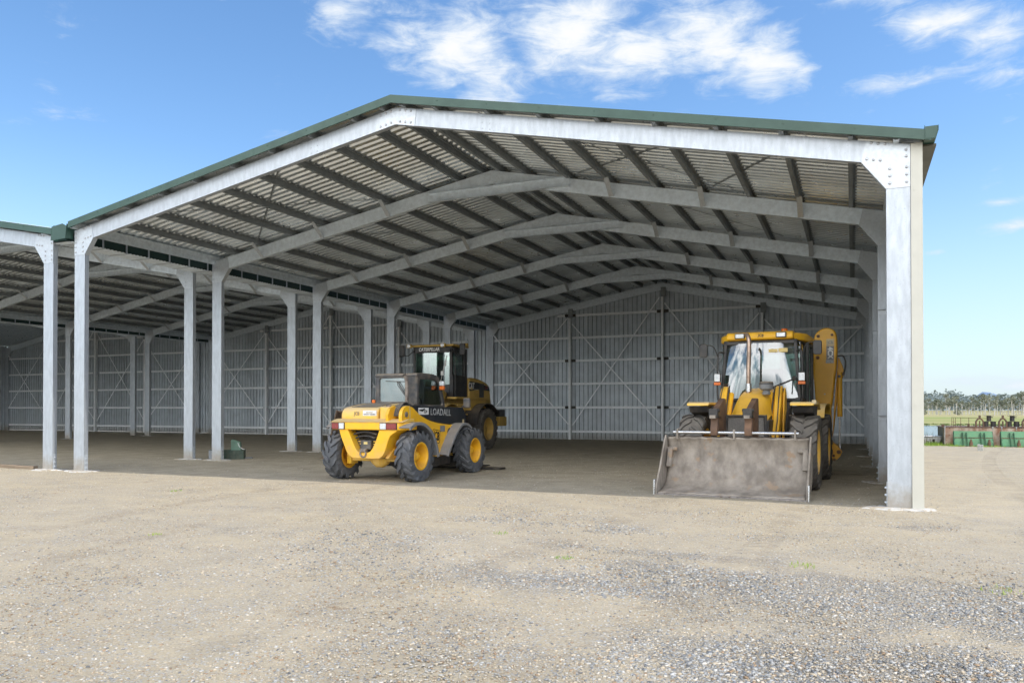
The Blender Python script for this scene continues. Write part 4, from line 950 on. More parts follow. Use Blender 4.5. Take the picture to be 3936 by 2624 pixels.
m = MB(); m.cyl((.27,.25,1.03),(1.5,.25,.99),.008,6); m.cyl((.28,.25,.87),(.40,.25,.86),.007,6); build('handrail', m, RUST, B)
m = MB(); m.box(.80,.86,.3,.36,.68,.80); m.box(.72,1.05,.3,.5,.68,.70); build('deck_fitting', m, RUST, B)
for x0 in (1.05, 1.78, 2.51):
    S = Matrix.Translation((x0, .1, .682)) @ Matrix.Scale(.45, 4)
    m = MB(); q_ = MB(); q_.ring([(-.02,0),(-.02,.45),(.15,.72),(.42,.72),(.60,.45),(.60,0)], [(.08,0),(.08,.43),(.2,.62),(.38,.62),(.5,.43),(.5,0)], 'y', .25, .55); q_.box(.22,.36,.3,.5,.72,.95); q_.box(.25,.33,.3,.5,.0,.5); m.merge(q_, S); build('winch_frame', m, RUST, B)
    m = MB(); q_ = MB(); x = .97
    q_.lathe([(.001,.93),(.36,.93),(.36,.905),(.17,.90),(.17,.50),(.27,.48),(.001,.47)], 'z', (x,.6,0), 20); q_.cyl((x+.17,.6,.8),(x+.30,.6,.78),.03,8); m.merge(q_, S); build('top_spool', m, DARK, B)
    for dx in (-.22, .30): m = MB(); q_ = MB(); q_.lathe([(.001,.46),(.26,.46),(.26,.435),(.20,.43),(.19,.05),(.24,.03),(.001,.03)], 'z', (x+dx,.6,0), 18); m.merge(q_, S); build('drum', m, DARK, B)
    m = MB(); m.box(x0-.03,x0+.66,.1,.62,.6815,.690); build('deck_plate', m, RUST, B)

gm = mat('implement_green', (.065,.235,.105), .5, 0, .1, 2.5, dust=.2)
gmd = mat('implement_green_dark', (.03,.11,.05), .6, 0, .1, 2.5)
def green_bucket(x, lab, w=1.46):
    g = thing('loader_bucket', lab, 'bucket', (x, 20.86, 0), .0, 'green buckets leaning along the pontoon')
    g.scale = (1, .8, .8); h = w/2
    m = MB(); m.strip([(-.32,.02),(-.26,.25),(-.10,.45),(.02,.66),(.08,.62)], -h, h, .03); build('shell', m, gm, g)
    m = MB(); m.box(-h,h,-.22,-.18,.37,.40); build('rib', m, RUST, g)
    for s in (-1, 1): m = MB(); m.prism([(-.36,.0),(-.28,.28),(-.08,.5),(.03,.68),(.12,.6),(.1,0)], 'x', s*h-.02, s*h+.02); build('side_plate', m, gmd, g)
    for s in (-.54, .40):
        m = MB(); m.prism([(-.40,.0),(-.34,.30),(-.12,.62),(-.02,.62),(-.15,.2),(-.2,0)], 'x', s*h-.015, s*h+.015); m.prism([(-.40,.0),(-.34,.30),(-.12,.62),(-.02,.62),(-.15,.2),(-.2,0)], 'x', s*h+.11, s*h+.135); build('hitch_lug', m, gmd, g)
        m = MB(); m.cyl((s*h+.24,-.36,.0),(s*h+.24,-.36,.20),.055,12); m.cyl((s*h+.24,-.36,.20),(s*h+.24,-.36,.32),.03,10); build('stub_post', m, RUST, g)
    return g
green_bucket(19.50, 'green steel loader bucket nearest the shed, leaning on the rusty pontoon', 1.2)
green_bucket(20.95, 'green steel loader bucket further right along the rusty pontoon, at the picture edge', 1.15)

# old dinghy in the reeds
d = thing('dinghy', 'small pale boat half hidden in reeds at the left end of the pontoon', 'boat', (18.28, 22.2, -.02))
d.scale = (.42, .6, .75)
m = MB(); hullp = [(-.9,.0),(-.95,.35),(.55,.40),(.85,.45),(.6,.0)]
m.prism(hullp, 'y', -.4, .4); build('hull', m, WHITE, d, .05); m = MB(); m.box(-.98,.80,-.46,.46,.40,.45); build('gunwale', m, WHITE, d, .02); m = MB(); m.box(.05,.25,-.405,-.40,.10,.28); build('stripe', m, LETB, d)

# ================================================================== ground, pond, hills
def sstep(a, b, x):
    t = np.clip((x-a)/(b-a), 0, 1); return t*t*(3-2*t)
def ground_h(x, y):
    h = -1.75*sstep(22.3, 46, y)
    basin = sstep(48, 54, y)*(1-sstep(158, 163, y))*sstep(-6, 4, x)*(1-sstep(112, 120, x))
    h = h - 1.3*basin
    return h
n = 260; q = np.linspace(-1, 1, n); wv = np.sinh(q*6.2)/np.sinh(6.2)
gx = 14 + wv*3200; gy = 8 + wv*3200
GX, GY = np.meshgrid(gx, gy); GZ = ground_h(GX, GY)
GZ += (np.sin(GX*.9+1.3)*np.cos(GY*.7) * .012 + np.sin(GX*2.1+GY*1.7)*.006) * (1-sstep(14, 30, np.hypot(GX-14, GY+6))) * (1-sstep(-1.2, -.2, GY))
vv = np.stack([GX, GY, GZ], -1).reshape(-1, 3)
idx = np.arange(n*n).reshape(n, n)
ff = np.stack([idx[:-1,:-1], idx[:-1,1:], idx[1:,1:], idx[1:,:-1]], -1).reshape(-1, 4)
me = bpy.data.meshes.new('ground'); me.from_pydata(vv.tolist(), [], ff.tolist()); me.polygons.foreach_set('use_smooth', [True]*len(me.polygons))

gm_ = bpy.data.materials.new('gravel_ground'); gm_.use_nodes = True; nt = gm_.node_tree; bs = nt.nodes['Principled BSDF']
tc = _n(nt, 'ShaderNodeTexCoord'); P_ = tc.outputs['Object']; sp_ = _n(nt, 'ShaderNodeSeparateXYZ'); nt.links.new(P_, sp_.inputs[0])
PX, PY = sp_.outputs[0], sp_.outputs[1]
PATCH = [(15.5,-5.7,2.3,.95,1.),(17.2,-5.9,1.6,1.2,.95),(14.7,-5.2,1.6,.5,.8),(13.4,-6.0,1.5,.6,.72),(10.2,-5.0,1.6,.45,.5),(13.6,-4.5,1.6,.3,.6),(12.4,-3.2,2.2,.3,.55),(16.1,-1.8,1.4,.35,.55),(13.4,-7.7,1.1,.4,.45),(15.0,-7.5,1.0,.6,.9),(16.3,-7.2,1.0,.7,.95),(8.2,-3.2,2.0,.3,.4),(19.,-4.8,1.5,1.3,.8),(16.5,-9.5,2.5,1.,.8)]
big = noise(nt, P_, .32, 4, .6); mid = noise(nt, P_, 1.7, 6, .65); fine = noise(nt, P_, 22., 5, .7); grit = noise(nt, P_, 110., 4, .75)
stretch = noise(nt, scl(nt, P_, (.35,1.6,1)), 1.0, 5, .65)
dirt = mixc(nt, ramp(nt, mid, .32, .70), (.49,.41,.285), (.385,.325,.228))
dirt = mixc(nt, mth(nt, 'MULTIPLY', ramp(nt, stretch, .45, .75), .55), dirt, (.52,.415,.245))
dirt = mixc(nt, mth(nt, 'MULTIPLY', ramp(nt, big, .40, .68), .5), dirt, (.45,.385,.285))
dirt = mixc(nt, ramp(nt, grit, .60, .72), dirt, (.15,.125,.09))
dirt = mixc(nt, ramp(nt, grit, .39, .30), dirt, (.56,.50,.42))
vo = _n(nt, 'ShaderNodeTexVoronoi'); vo.inputs['Scale'].default_value = 62.; nt.links.new(P_, vo.inputs['Vector'])
sv = _n(nt, 'ShaderNodeSeparateColor'); nt.links.new(vo.outputs['Color'], sv.inputs[0])
peb = mixc(nt, sv.outputs[0], (.21,.21,.205), (.46,.45,.42)); peb = mixc(nt, ramp(nt, sv.outputs[1], .58, .66), peb, (.45,.375,.27)); peb = mixc(nt, ramp(nt, sv.outputs[2], .95, .97), peb, (.52,.49,.43))
peb = mixc(nt, ramp(nt, vo.outputs['Distance'], .50, .75), peb, (.19,.175,.15))
# gravel lies in patches, thickest to the right of the yard
pt_ = None
for (qx, qy, qa, qb, qs) in PATCH:
    dx = mth(nt, 'MULTIPLY', mth(nt, 'SUBTRACT', PX, qx), 1/qa); dy = mth(nt, 'MULTIPLY', mth(nt, 'SUBTRACT', PY, qy), 1/qb)
    g = mth(nt, 'MULTIPLY', mth(nt, 'POWER', 2.71828, mth(nt, 'MULTIPLY', mth(nt, 'ADD', mth(nt, 'MULTIPLY', dx, dx), mth(nt, 'MULTIPLY', dy, dy)), -1.)), qs)
    pt_ = g if pt_ is None else mth(nt, 'MAXIMUM', pt_, g)
gm2 = mth(nt, 'ADD', pt_, mth(nt, 'ADD', mth(nt, 'MULTIPLY', mth(nt, 'SUBTRACT', mid, .5), 1.5), mth(nt, 'MULTIPLY', mth(nt, 'SUBTRACT', big, .5), .9)))
gmask = mth(nt, 'MULTIPLY', ramp(nt, gm2, .22, .80), mth(nt, 'SUBTRACT', 1., ramp(nt, PX, 17.5, 20.)))
col = mixc(nt, mth(nt, 'MULTIPLY_ADD', gmask, .52, .16), dirt, peb)
loose = ramp(nt, sv.outputs[0], .55, .62)
col = mixc(nt, mth(nt, 'MULTIPLY', loose, mth(nt, 'MULTIPLY_ADD', ramp(nt, mid, .35, .65), .45, .25)), col, peb)
col = mixc(nt, mth(nt, 'MULTIPLY', ramp(nt, noise(nt, scl(nt, P_, (.5,1.3,1)), 7., 6, .75), .56, .66), .45), col, (.27,.215,.15))
brown = ramp(nt, noise(nt, scl(nt, P_, (.7,2.0,1)), 1.6, 5, .6), .66, .72)
col = mixc(nt, mth(nt, 'MULTIPLY', brown, .6), col, (.27,.165,.085))
# wheel tracks of the machines, pressed into the yard
trk = None
for (x0_, x1_, y0_, y1_, cv) in ((7.98,0,-11,2.0,.020),(6.45,0,-11,2.0,.020),(14.80,0,-9,3.,-.012),(12.95,0,-9,3.,-.012),(17.9,0,-14,24,.006),(19.5,0,-14,24,.006)):
    xc = mth(nt, 'ADD', x0_, mth(nt, 'MULTIPLY', mth(nt, 'MULTIPLY', PY, PY), cv)); dxt = mth(nt, 'ABSOLUTE', mth(nt, 'SUBTRACT', PX, xc))
    band = mth(nt, 'SUBTRACT', 1., ramp(nt, dxt, .13, .20)); rng_ = mth(nt, 'MULTIPLY', ramp(nt, PY, y0_-1., y0_+3.), mth(nt, 'SUBTRACT', 1., ramp(nt, PY, y1_-.5, y1_)))
    lug = ramp(nt, mth(nt, 'SINE', mth(nt, 'MULTIPLY', mth(nt, 'ADD', PY, mth(nt, 'MULTIPLY', dxt, .9)), 34.)), -.2, .5)
    t_ = mth(nt, 'MULTIPLY', mth(nt, 'MULTIPLY', band, rng_), mth(nt, 'MULTIPLY_ADD', lug, .55, .45))
    trk = t_ if trk is None else mth(nt, 'MAXIMUM', trk, t_)
trk = mth(nt, 'MULTIPLY', trk, mth(nt, 'MULTIPLY', ramp(nt, mid, .34, .62), .8))
col = mixc(nt, mth(nt, 'MULTIPLY', trk, .38), col, (.25,.20,.14))
# inside the shed the floor is darker road base
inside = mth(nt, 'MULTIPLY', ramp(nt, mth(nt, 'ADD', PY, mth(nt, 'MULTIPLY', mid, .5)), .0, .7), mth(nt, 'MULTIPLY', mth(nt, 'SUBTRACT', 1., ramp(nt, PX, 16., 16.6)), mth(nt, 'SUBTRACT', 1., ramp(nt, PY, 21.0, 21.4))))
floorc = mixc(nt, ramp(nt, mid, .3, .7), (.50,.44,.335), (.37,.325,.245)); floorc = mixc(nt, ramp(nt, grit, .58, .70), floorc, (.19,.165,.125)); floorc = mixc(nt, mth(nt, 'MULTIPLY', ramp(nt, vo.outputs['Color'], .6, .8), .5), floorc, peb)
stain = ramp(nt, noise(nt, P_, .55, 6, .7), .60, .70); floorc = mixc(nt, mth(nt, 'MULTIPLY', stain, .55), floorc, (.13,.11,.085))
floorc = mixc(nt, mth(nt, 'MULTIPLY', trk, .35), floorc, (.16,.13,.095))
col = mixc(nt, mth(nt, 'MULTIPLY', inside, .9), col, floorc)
# grass beyond the yard
gn = noise(nt, P_, .05, 6, .7); gn2 = noise(nt, scl(nt, P_, (.3,1,1)), .02, 4, .6)
grass = mixc(nt, ramp(nt, gn, .35, .65), (.30,.30,.10), (.235,.29,.09)); grass = mixc(nt, ramp(nt, gn2, .42, .62), grass, (.38,.33,.16))
far = ramp(nt, mth(nt, 'ADD', PY, mth(nt, 'MULTIPLY', mid, 3.)), 24., 27.)
col = mixc(nt, far, col, grass)
dry = ramp(nt, PY, 330., 380.); col = mixc(nt, mth(nt, 'MULTIPLY', dry, .6), col, (.42,.36,.20))
nt.links.new(col, bs.inputs['Base Color']); bs.inputs['Roughness'].default_value = .95; bs.inputs['Specular IOR Level'].default_value = .15
hgt = mth(nt, 'ADD', mth(nt, 'MULTIPLY', mth(nt, 'SUBTRACT', 1., vo.outputs['Distance']), mth(nt, 'MULTIPLY_ADD', gmask, 1.3, .15)), mth(nt, 'ADD', mth(nt, 'ADD', mth(nt, 'MULTIPLY', fine, .6), mth(nt, 'MULTIPLY', trk, -1.2)), mth(nt, 'MULTIPLY', grit, .45)))
bp_ = _n(nt, 'ShaderNodeBump'); bp_.inputs['Strength'].default_value = .75; bp_.inputs['Distance'].default_value = .02; nt.links.new(hgt, bp_.inputs['Height']); nt.links.new(bp_.outputs[0], bs.inputs['Normal'])
me.materials.append(gm_); tag(link('ground', me), kind='structure')

wm = bpy.data.materials.new('pond_water'); wm.use_nodes = True; nt = wm.node_tree; bs = nt.nodes['Principled BSDF']
bs.inputs['Base Color'].default_value = (.10,.16,.22,1); bs.inputs['Roughness'].default_value = .12; bs.inputs['IOR'].default_value = 1.33
tc = _n(nt, 'ShaderNodeTexCoord'); b = _n(nt, 'ShaderNodeBump'); b.inputs['Strength'].default_value = .25; b.inputs['Distance'].default_value = .05
nt.links.new(noise(nt, scl(nt, tc.outputs['Object'], (1,.35,1)), 2.2, 4), b.inputs['Height']); nt.links.new(b.outputs[0], bs.inputs['Normal'])
m = MB(); m.add([(-10,44,-1.95),(125,44,-1.95),(125,166,-1.95),(-10,166,-1.95)], [(0,1,2,3)]); tag(build('pond', m, wm, smooth=0), kind='structure')

def ridge(name, y0, x0, x1, base, prof, depth, matr, seed, nx=160, rough=.0):
    rr = np.random.default_rng(seed); xs_ = np.linspace(x0, x1, nx); hs = np.array([prof(x) for x in xs_])
    hs = hs + rough*(rr.random(nx)-.5)
    vs = []; fs = []
    rows_ = ((0, 0.), (.25, .55), (.5, .92), (.62, 1.), (1., .3))
    for (t, k) in rows_:
        for x, h in zip(xs_, hs): vs.append((x, y0+depth*t + rr.uniform(-.02,.02)*depth, base + h*k*(1+rr.uniform(-.03,.03))))
    for j in range(len(rows_)-1):
        for i in range(nx-1): a = j*nx+i; fs.append((a, a+1, a+nx+1, a+nx))
    mm = MB(); mm.add(vs, fs); return tag(build(name, mm, matr, smooth=60), kind='structure')
hillm = mat('far_hill_hazed', (.19,.245,.29), .95, 0, .12, .006, col2=(.22,.275,.30), spec=.1)  # bluish distance haze is put into the hill colour itself
mtm = mat('far_mountain_hazed', (.20,.27,.40), .95, 0, .1, .002, col2=(.23,.30,.41), spec=.1)  # stronger blue haze, also put into the base colour
g_ = lambda x, c, w: math.exp(-((x-c)/w)**2)
ridge('hills', 1500, -900, 1400, -4, lambda x: 14 + 17*g_(x,130,80) + 14*g_(x,20,90) + 12*g_(x,900,300) + 3*math.sin(x*.031)+2*math.sin(x*.083), 500, hillm, 3, 300, 3.)
ridge('hills', 3100, -1800, 2600, -6, lambda x: 20 + 40*g_(x,500,45) + 26*g_(x,560,60) + 56*g_(x,700,70) + 40*g_(x,1300,260) + 6*math.sin(x*.017), 900, mtm, 5, 300, 2.)

# ------------------------------------------------------------------ vegetation
def leafmat(name, c, c2, sc=1.5):
    m = bpy.data.materials.new(name); m.use_nodes = True; nt = m.node_tree; bs = nt.nodes['Principled BSDF']
    tc = _n(nt, 'ShaderNodeTexCoord'); oi = _n(nt, 'ShaderNodeObjectInfo')
    f = mth(nt, 'ADD', mth(nt, 'MULTIPLY', noise(nt, tc.outputs['Object'], sc, 3), .8), mth(nt, 'MULTIPLY', oi.outputs['Random'], .3))
    nt.links.new(mixc(nt, ramp(nt, f, .3, .8), c, c2), bs.inputs['Base Color']); bs.inputs['Roughness'].default_value = .7; bs.inputs['Specular IOR Level'].default_value = .2
    return m
LEAF = leafmat('gum_leaves_hazed', (.155,.175,.125), (.27,.275,.205), .8)  # crowns lightened and greyed in the colour to stand for distance haze
BARK = leafmat('gum_bark', (.42,.40,.36), (.56,.53,.49), 2.)
FORL = leafmat('forest_leaves_hazed', (.15,.185,.19), (.20,.235,.225), .05)  # blue-grey haze of distance is part of these leaf colours
GRS = leafmat('grass_blades', (.20,.34,.05), (.36,.44,.09), 3.)
REED = leafmat('reed_blades', (.16,.13,.07), (.13,.19,.05), 2.)
def leaf_cloud(mb, c, r, nleaf, size, rr):
    for _ in range(nleaf):
        d = Vector((rr.gauss(0,1), rr.gauss(0,1), rr.gauss(0,1))).normalized() * (rr.random()**.4)
        p = Vector((c[0]+d.x*r[0], c[1]+d.y*r[1], c[2]+d.z*r[2]))
        a = Vector((rr.uniform(-1,1), rr.uniform(-1,1), rr.uniform(-.6,.6))).normalized()*size*rr.uniform(.5,1.2)
        b = a.cross(Vector((rr.uniform(-1,1), rr.uniform(-1,1), rr.uniform(-1,1)))).normalized()*size*rr.uniform(.3,.7)
        mb.add([p-a, p+b, p+a, p-b], [(0,1,2,3)])
def gum(seed):
    rr = random.Random(seed); H = rr.uniform(6.8, 9.6); tr = MB(); cr = MB()
    lx = rr.uniform(-.5,.5); top = (lx, rr.uniform(-.4,.4), H*.86)
    p1 = (lx*.3+rr.uniform(-.2,.2), 0, H*.30); p2 = (lx*.7+rr.uniform(-.3,.3), .1, H*.58)
    tr.tube([(0,0,-.4), p1, p2, top], [.20,.16,.12,.04], 6)
    for k in range(rr.randint(6, 9)):
        t = rr.uniform(.40, .95); z = H*.86*t; bx = lx*t
        an = rr.uniform(0, 6.28); L = rr.uniform(.7, 1.8)*(1.15-t*.4)
        e = (bx+math.cos(an)*L, math.sin(an)*L, z+rr.uniform(.5,1.4))
        tr.tube([(bx,0,z), ((bx+e[0])/2, e[1]/2, z+.35), e], [.075,.055,.025], 5)
        leaf_cloud(cr, e, (rr.uniform(.6,1.0), rr.uniform(.6,1.0), rr.uniform(.45,.8)), rr.randint(32,50), .30, rr)
    leaf_cloud(cr, (top[0], top[1], H*.9), (.8,.8,.9), 70, .30, rr)
    if rr.random() < .5: tr.tube([(.15,.1,-.4),(.5+lx*.3,.2,H*.35),(.75+lx*.5,.1,H*.66)], [.13,.10,.04], 5); leaf_cloud(cr, (.75+lx*.5,.1,H*.68), (.7,.7,.6), 45, .28, rr)
    return mesh_of('trunk', tr, BARK, 60), mesh_of('crown', cr, LEAF, 0)
protos = [gum(100+i) for i in range(9)]
camx, camy, yaw = 15.511, -11.836, .4096
rt = random.Random(21); GRP = 'gum trees in the row beyond the pond'
nrow = 0
azs = np.linspace(3.7, 10.3, 46)
for k, az in enumerate(azs):
    az = R(az + rt.uniform(-.07,.07)); D = 440 + rt.uniform(-18, 55); x = camx + D*math.tan(az); y = camy + D
    tm, cm = protos[rt.randrange(9)]; s = rt.choice((.72,.85,.95,1.0,1.08,1.18))*rt.uniform(.95,1.05)
    e = thing('gum_tree', 'slender pale-trunked gum tree in the row beyond the pond', 'tree', (x, y, -1.75), rt.uniform(0, 6.28), GRP); e.scale = (s*1.05, s*1.05, s)
    link('trunk', tm, e); link('crown', cm, e)
m = MB(); rr = random.Random(4); leaf_cloud(m, (0,0,1.3), (1.7,1.6,1.3), 260, .34, rr); bme = mesh_of('crown', m, LEAF, 0)
for az, lab in ((6.15, 'small dark round bush under the gum trees beyond the pond'), (4.22, 'dark shrub at the foot of the gum trees, beside the shed corner')):
    D = 425; e = thing('bush', lab, 'bush', (camx + D*math.tan(R(az)), camy+D, -1.8)); link('crown', bme, e)
    st = MB(); st.tube([(0,0,-.3),(.1,0,.6),(0,.1,1.4)], [.12,.1,.05], 6); build('stem', st, BARK, e)
# wooded slope behind the row reads as one mass
m = MB(); rr = random.Random(9)
for k in range(1500):
    az = R(rr.uniform(0., 15.)); D = rr.uniform(760, 1250); x = camx + D*math.tan(az); y = camy + D
    h = 11 + 9*(D-760)/490 + rr.uniform(-3, 3) + (7 if az < R(6.4) else 0)*(D-760)/490
    leaf_cloud(m, (x, y, h*.5), (3.4, 3., h*.52), 9, 2.4, rr)
o = build('distant_forest', m, FORL, smooth=0); tag(o, 'hazy mass of distant bushland rising behind the gum tree row', 'forest', kind='stuff')

def blades(mb, x, y, z, n, h, spread, rr, w=.012):
    for _ in range(n):
        a = rr.uniform(0, 6.28); q_ = spread*math.sqrt(rr.random()); bx, by = x+q_*math.cos(a), y+q_*math.sin(a)
        hh = h*rr.uniform(.5,1.1); lx, ly = rr.uniform(-.5,.5)*hh, rr.uniform(-.5,.5)*hh; a2 = rr.uniform(0, 3.14); wx, wy = w*math.cos(a2), w*math.sin(a2)
        mb.add([(bx-wx,by-wy,z), (bx+wx,by+wy,z), (bx+lx*.4+wx*.7,by+ly*.4+wy*.7,z+hh*.6), (bx+lx*.4-wx*.7,by+ly*.4-wy*.7,z+hh*.6), (bx+lx,by+ly,z+hh)], [(0,1,2,3),(3,2,4)])
m = MB(); rr = random.Random(5)
for k in range(260): blades(m, rr.uniform(17.0, 27), 20.72+rr.gauss(0,.20) - .3*(rr.random()<.4), 0, rr.randint(4,13), rr.uniform(.03,.09), .18, rr, .006)
for k in range(150): blades(m, rr.uniform(16.9, 18.9), rr.uniform(20.5, 21.9), 0, rr.randint(5,13), rr.uniform(.05,.16), .2, rr, .006)
tag(build('grass_verge', m, GRS, smooth=0), 'bright green grass fringe growing along the foot of the pontoon and buckets', 'grass', kind='stuff')
m = MB()
for k in range(55): blades(m, rr.uniform(17.4, 18.6), rr.uniform(21.5, 23.2), -.05, 9, rr.uniform(.22,.62), .2, rr, .005)
tag(build('reeds', m, REED, smooth=0), 'thin brown and green reeds in front of the pond at the left end of the pontoon', 'reeds', kind='stuff')
m = MB()
for k in range(1500):
    x = rr.uniform(-5, 110); y = 162.5+rr.gauss(0,.8); leaf_cloud(m, (x, y, -1.75+rr.uniform(-.08,.10)), (.5,.4,.12), 4, .16, rr)
tag(build('bank_scrub', m, REED, smooth=0), 'low dark tussocks along the far bank of the pond', 'tussocks', kind='stuff')

# weeds in the gravel
wl = ['bright green weed clump in the blue-grey gravel, nearest the right edge of the yard', 'bright green weed in the gravel, largest clump right of the bucket', 'low weed clump in gravel straight in front of the loader bucket',
      'thin weed sprouting in the gravel left of the bucket', 'small weed deep in the grey gravel, lower middle of the yard', 'tiny weed tuft in the pale dirt on the left of the yard', 'lone weed at the front of the yard left of the gravel patch']
for (x, y), lab, s in zip(((17.09,-5.51),(16.53,-5.06),(15.12,-4.62),(12.0,-4.05),(13.1,-5.1),(5.3,-2.2),(8.6,-5.6)), wl, (.075,.085,.07,.05,.05,.06,.05)):
    m = MB(); blades(m, x, y, 0, 34, s*.5, s*1.7, rr, .004); o = build('weed', m, GRS, smooth=0); tag(o, lab, 'weed')

# ------------------------------------------------------------------ loose stones on the yard
def vnoise(x, y, s, seed):
    r = np.random.default_rng(seed); G = r.random((64, 64)); X = x*s; Y = y*s; xi = np.floor(X).astype(int); yi = np.floor(Y).astype(int); fx = X-xi; fy = Y-yi
    fx = fx*fx*(3-2*fx); fy = fy*fy*(3-2*fy); g = lambda a, b: G[a % 64, b % 64]
    return (g(xi,yi)*(1-fx)+g(xi+1,yi)*fx)*(1-fy) + (g(xi,yi+1)*(1-fx)+g(xi+1,yi+1)*fx)*fy
N = 760000
rad = np.exp(RNG.uniform(np.log(3.0), np.log(24.), N)); ang = yaw + RNG.uniform(R(-58), R(58), N)
sx = camx - rad*np.sin(ang); sy = camy + rad*np.cos(ang)
pk = np.max([s_*np.exp(-((sx-a_)/c_)**2-((sy-b_)/d_)**2) for a_, b_, c_, d_, s_ in PATCH], 0)
f = .55*vnoise(sx, sy, .45, 1) + .3*vnoise(sx, sy, 1.3, 2) + .15*vnoise(sx, sy, 3.1, 3)
patch = np.clip((pk + 1.6*(f-.5) - .15)/.6, 0, 1)
ok = (RNG.random(N) < .34 + .36*patch) & (sy < 20.) & ~((sx > 16.6) & (RNG.random(N) < .75) & (sy > -3.5)) & ~((sy > 0) & (RNG.random(N) < .55))
sx, sy, patch = sx[ok], sy[ok], patch[ok]; N = len(sx)
sz = RNG.gamma(2.4, .0019, N).clip(.0022, .0115)*(.85+.35*patch)
base = np.array([[x, y, z] for z in (-1, 1) for y in (-1, 1) for x in (-1, 1)], float)*.62
V = base[None] + RNG.uniform(-.34, .34, (N, 8, 3)); V *= sz[:, None, None]*np.array([1.25, .95, .62])[None, None]*RNG.uniform(.7, 1.3, (N, 1, 3))
a = RNG.uniform(0, 6.283, N); ca, sa = np.cos(a)[:, None], np.sin(a)[:, None]; tl_ = RNG.uniform(-.4, .4, N)[:, None]
vx = V[:,:,0]*ca - V[:,:,1]*sa; vy = V[:,:,0]*sa + V[:,:,1]*ca; vz = V[:,:,2] + vx*tl_*.6
gz_ = (np.sin(sx*.9+1.3)*np.cos(sy*.7) * .012 + np.sin(sx*2.1+sy*1.7)*.006) * (1-sstep(14, 30, np.hypot(sx-14, sy+6))) * (1-sstep(-1.2, -.2, sy))
vx += sx[:,None]; vy += sy[:,None]; vz += (gz_ + sz*.22)[:,None]
VV = np.stack([vx, vy, vz], -1).reshape(-1, 3)
fq = np.array([(0,2,3,1),(4,5,7,6),(0,1,5,4),(2,6,7,3),(0,4,6,2),(1,3,7,5)])
FF = (np.arange(N)[:,None,None]*8 + fq[None]).reshape(-1, 4)
me = bpy.data.meshes.new('gravel'); me.vertices.add(N*8); me.vertices.foreach_set('co', VV.ravel())
me.loops.add(N*24); me.loops.foreach_set('vertex_index', FF.ravel()); me.polygons.add(N*6); me.polygons.foreach_set('loop_start', np.arange(0, N*24, 4)); me.update(calc_edges=True)
at = me.attributes.new('stone_colour', 'FLOAT_COLOR', 'POINT')
pal = np.array([(.23,.232,.23),(.30,.298,.287),(.165,.168,.17),(.38,.37,.345),(.43,.36,.265),(.37,.315,.235),(.47,.43,.365),(.30,.215,.14)])
pi = np.where(RNG.random(N) < .22+.42*patch, RNG.integers(0, 4, N), RNG.choice([4,5,6,5,4,7,3], N))
cc = pal[pi]*RNG.uniform(.9, 1.3, (N,1))*1.08; cc = np.concatenate([cc, np.ones((N,1))], 1)
at.data.foreach_set('color', np.repeat(cc, 8, 0).ravel())
sm = bpy.data.materials.new('stone'); sm.use_nodes = True; nt = sm.node_tree; bs = nt.nodes['Principled BSDF']; an = _n(nt, 'ShaderNodeAttribute'); an.attribute_name = 'stone_colour'
nt.links.new(an.outputs['Color'], bs.inputs['Base Color']); bs.inputs['Roughness'].default_value = .85; bs.inputs['Specular IOR Level'].default_value = .25
me.materials.append(sm); tag(link('gravel', me), 'loose blue-grey and tan crushed stones strewn over the yard', 'gravel', kind='stuff')

# ================================================================== sky, sun, camera
SUN_EL, SUN_X, SUN_Y = R(55), 1.0, -.075
sd_ = Vector((math.cos(SUN_EL)*SUN_X, 0, math.sin(SUN_EL))); sd_.y = SUN_Y*sd_.x; sd_.normalize()
w = bpy.data.worlds.new('World'); scene.world = w; w.use_nodes = True; nt = w.node_tree
bg = nt.nodes['Background']; bg.inputs['Strength'].default_value = .15
sky = _n(nt, 'ShaderNodeTexSky', sky_type='NISHITA'); sky.sun_disc = False; sky.sun_elevation = math.asin(sd_.z); sky.sun_rotation = math.atan2(sd_.x, sd_.y)
sky.air_density = 1.0; sky.dust_density = .6; sky.ozone_density = 1.6; sky.altitude = 50
tc = _n(nt, 'ShaderNodeTexCoord'); dv = tc.outputs['Generated']; s3 = _n(nt, 'ShaderNodeSeparateXYZ'); nt.links.new(dv, s3.inputs[0])
azd = mth(nt, 'MULTIPLY', mth(nt, 'ARCTAN2', s3.outputs[0], s3.outputs[1]), 57.2958); eld = mth(nt, 'MULTIPLY', mth(nt, 'ARCSINE', s3.outputs[2]), 57.2958)
cmb = _n(nt, 'ShaderNodeCombineXYZ'); nt.links.new(azd, cmb.inputs[0]); nt.links.new(mth(nt, 'MULTIPLY', eld, 1.5), cmb.inputs[1])
n1 = noise(nt, cmb.outputs[0], .16, 9, .58, .3); n2 = noise(nt, scl(nt, cmb.outputs[0], (.5,1,1)), .55, 8, .65, .6)
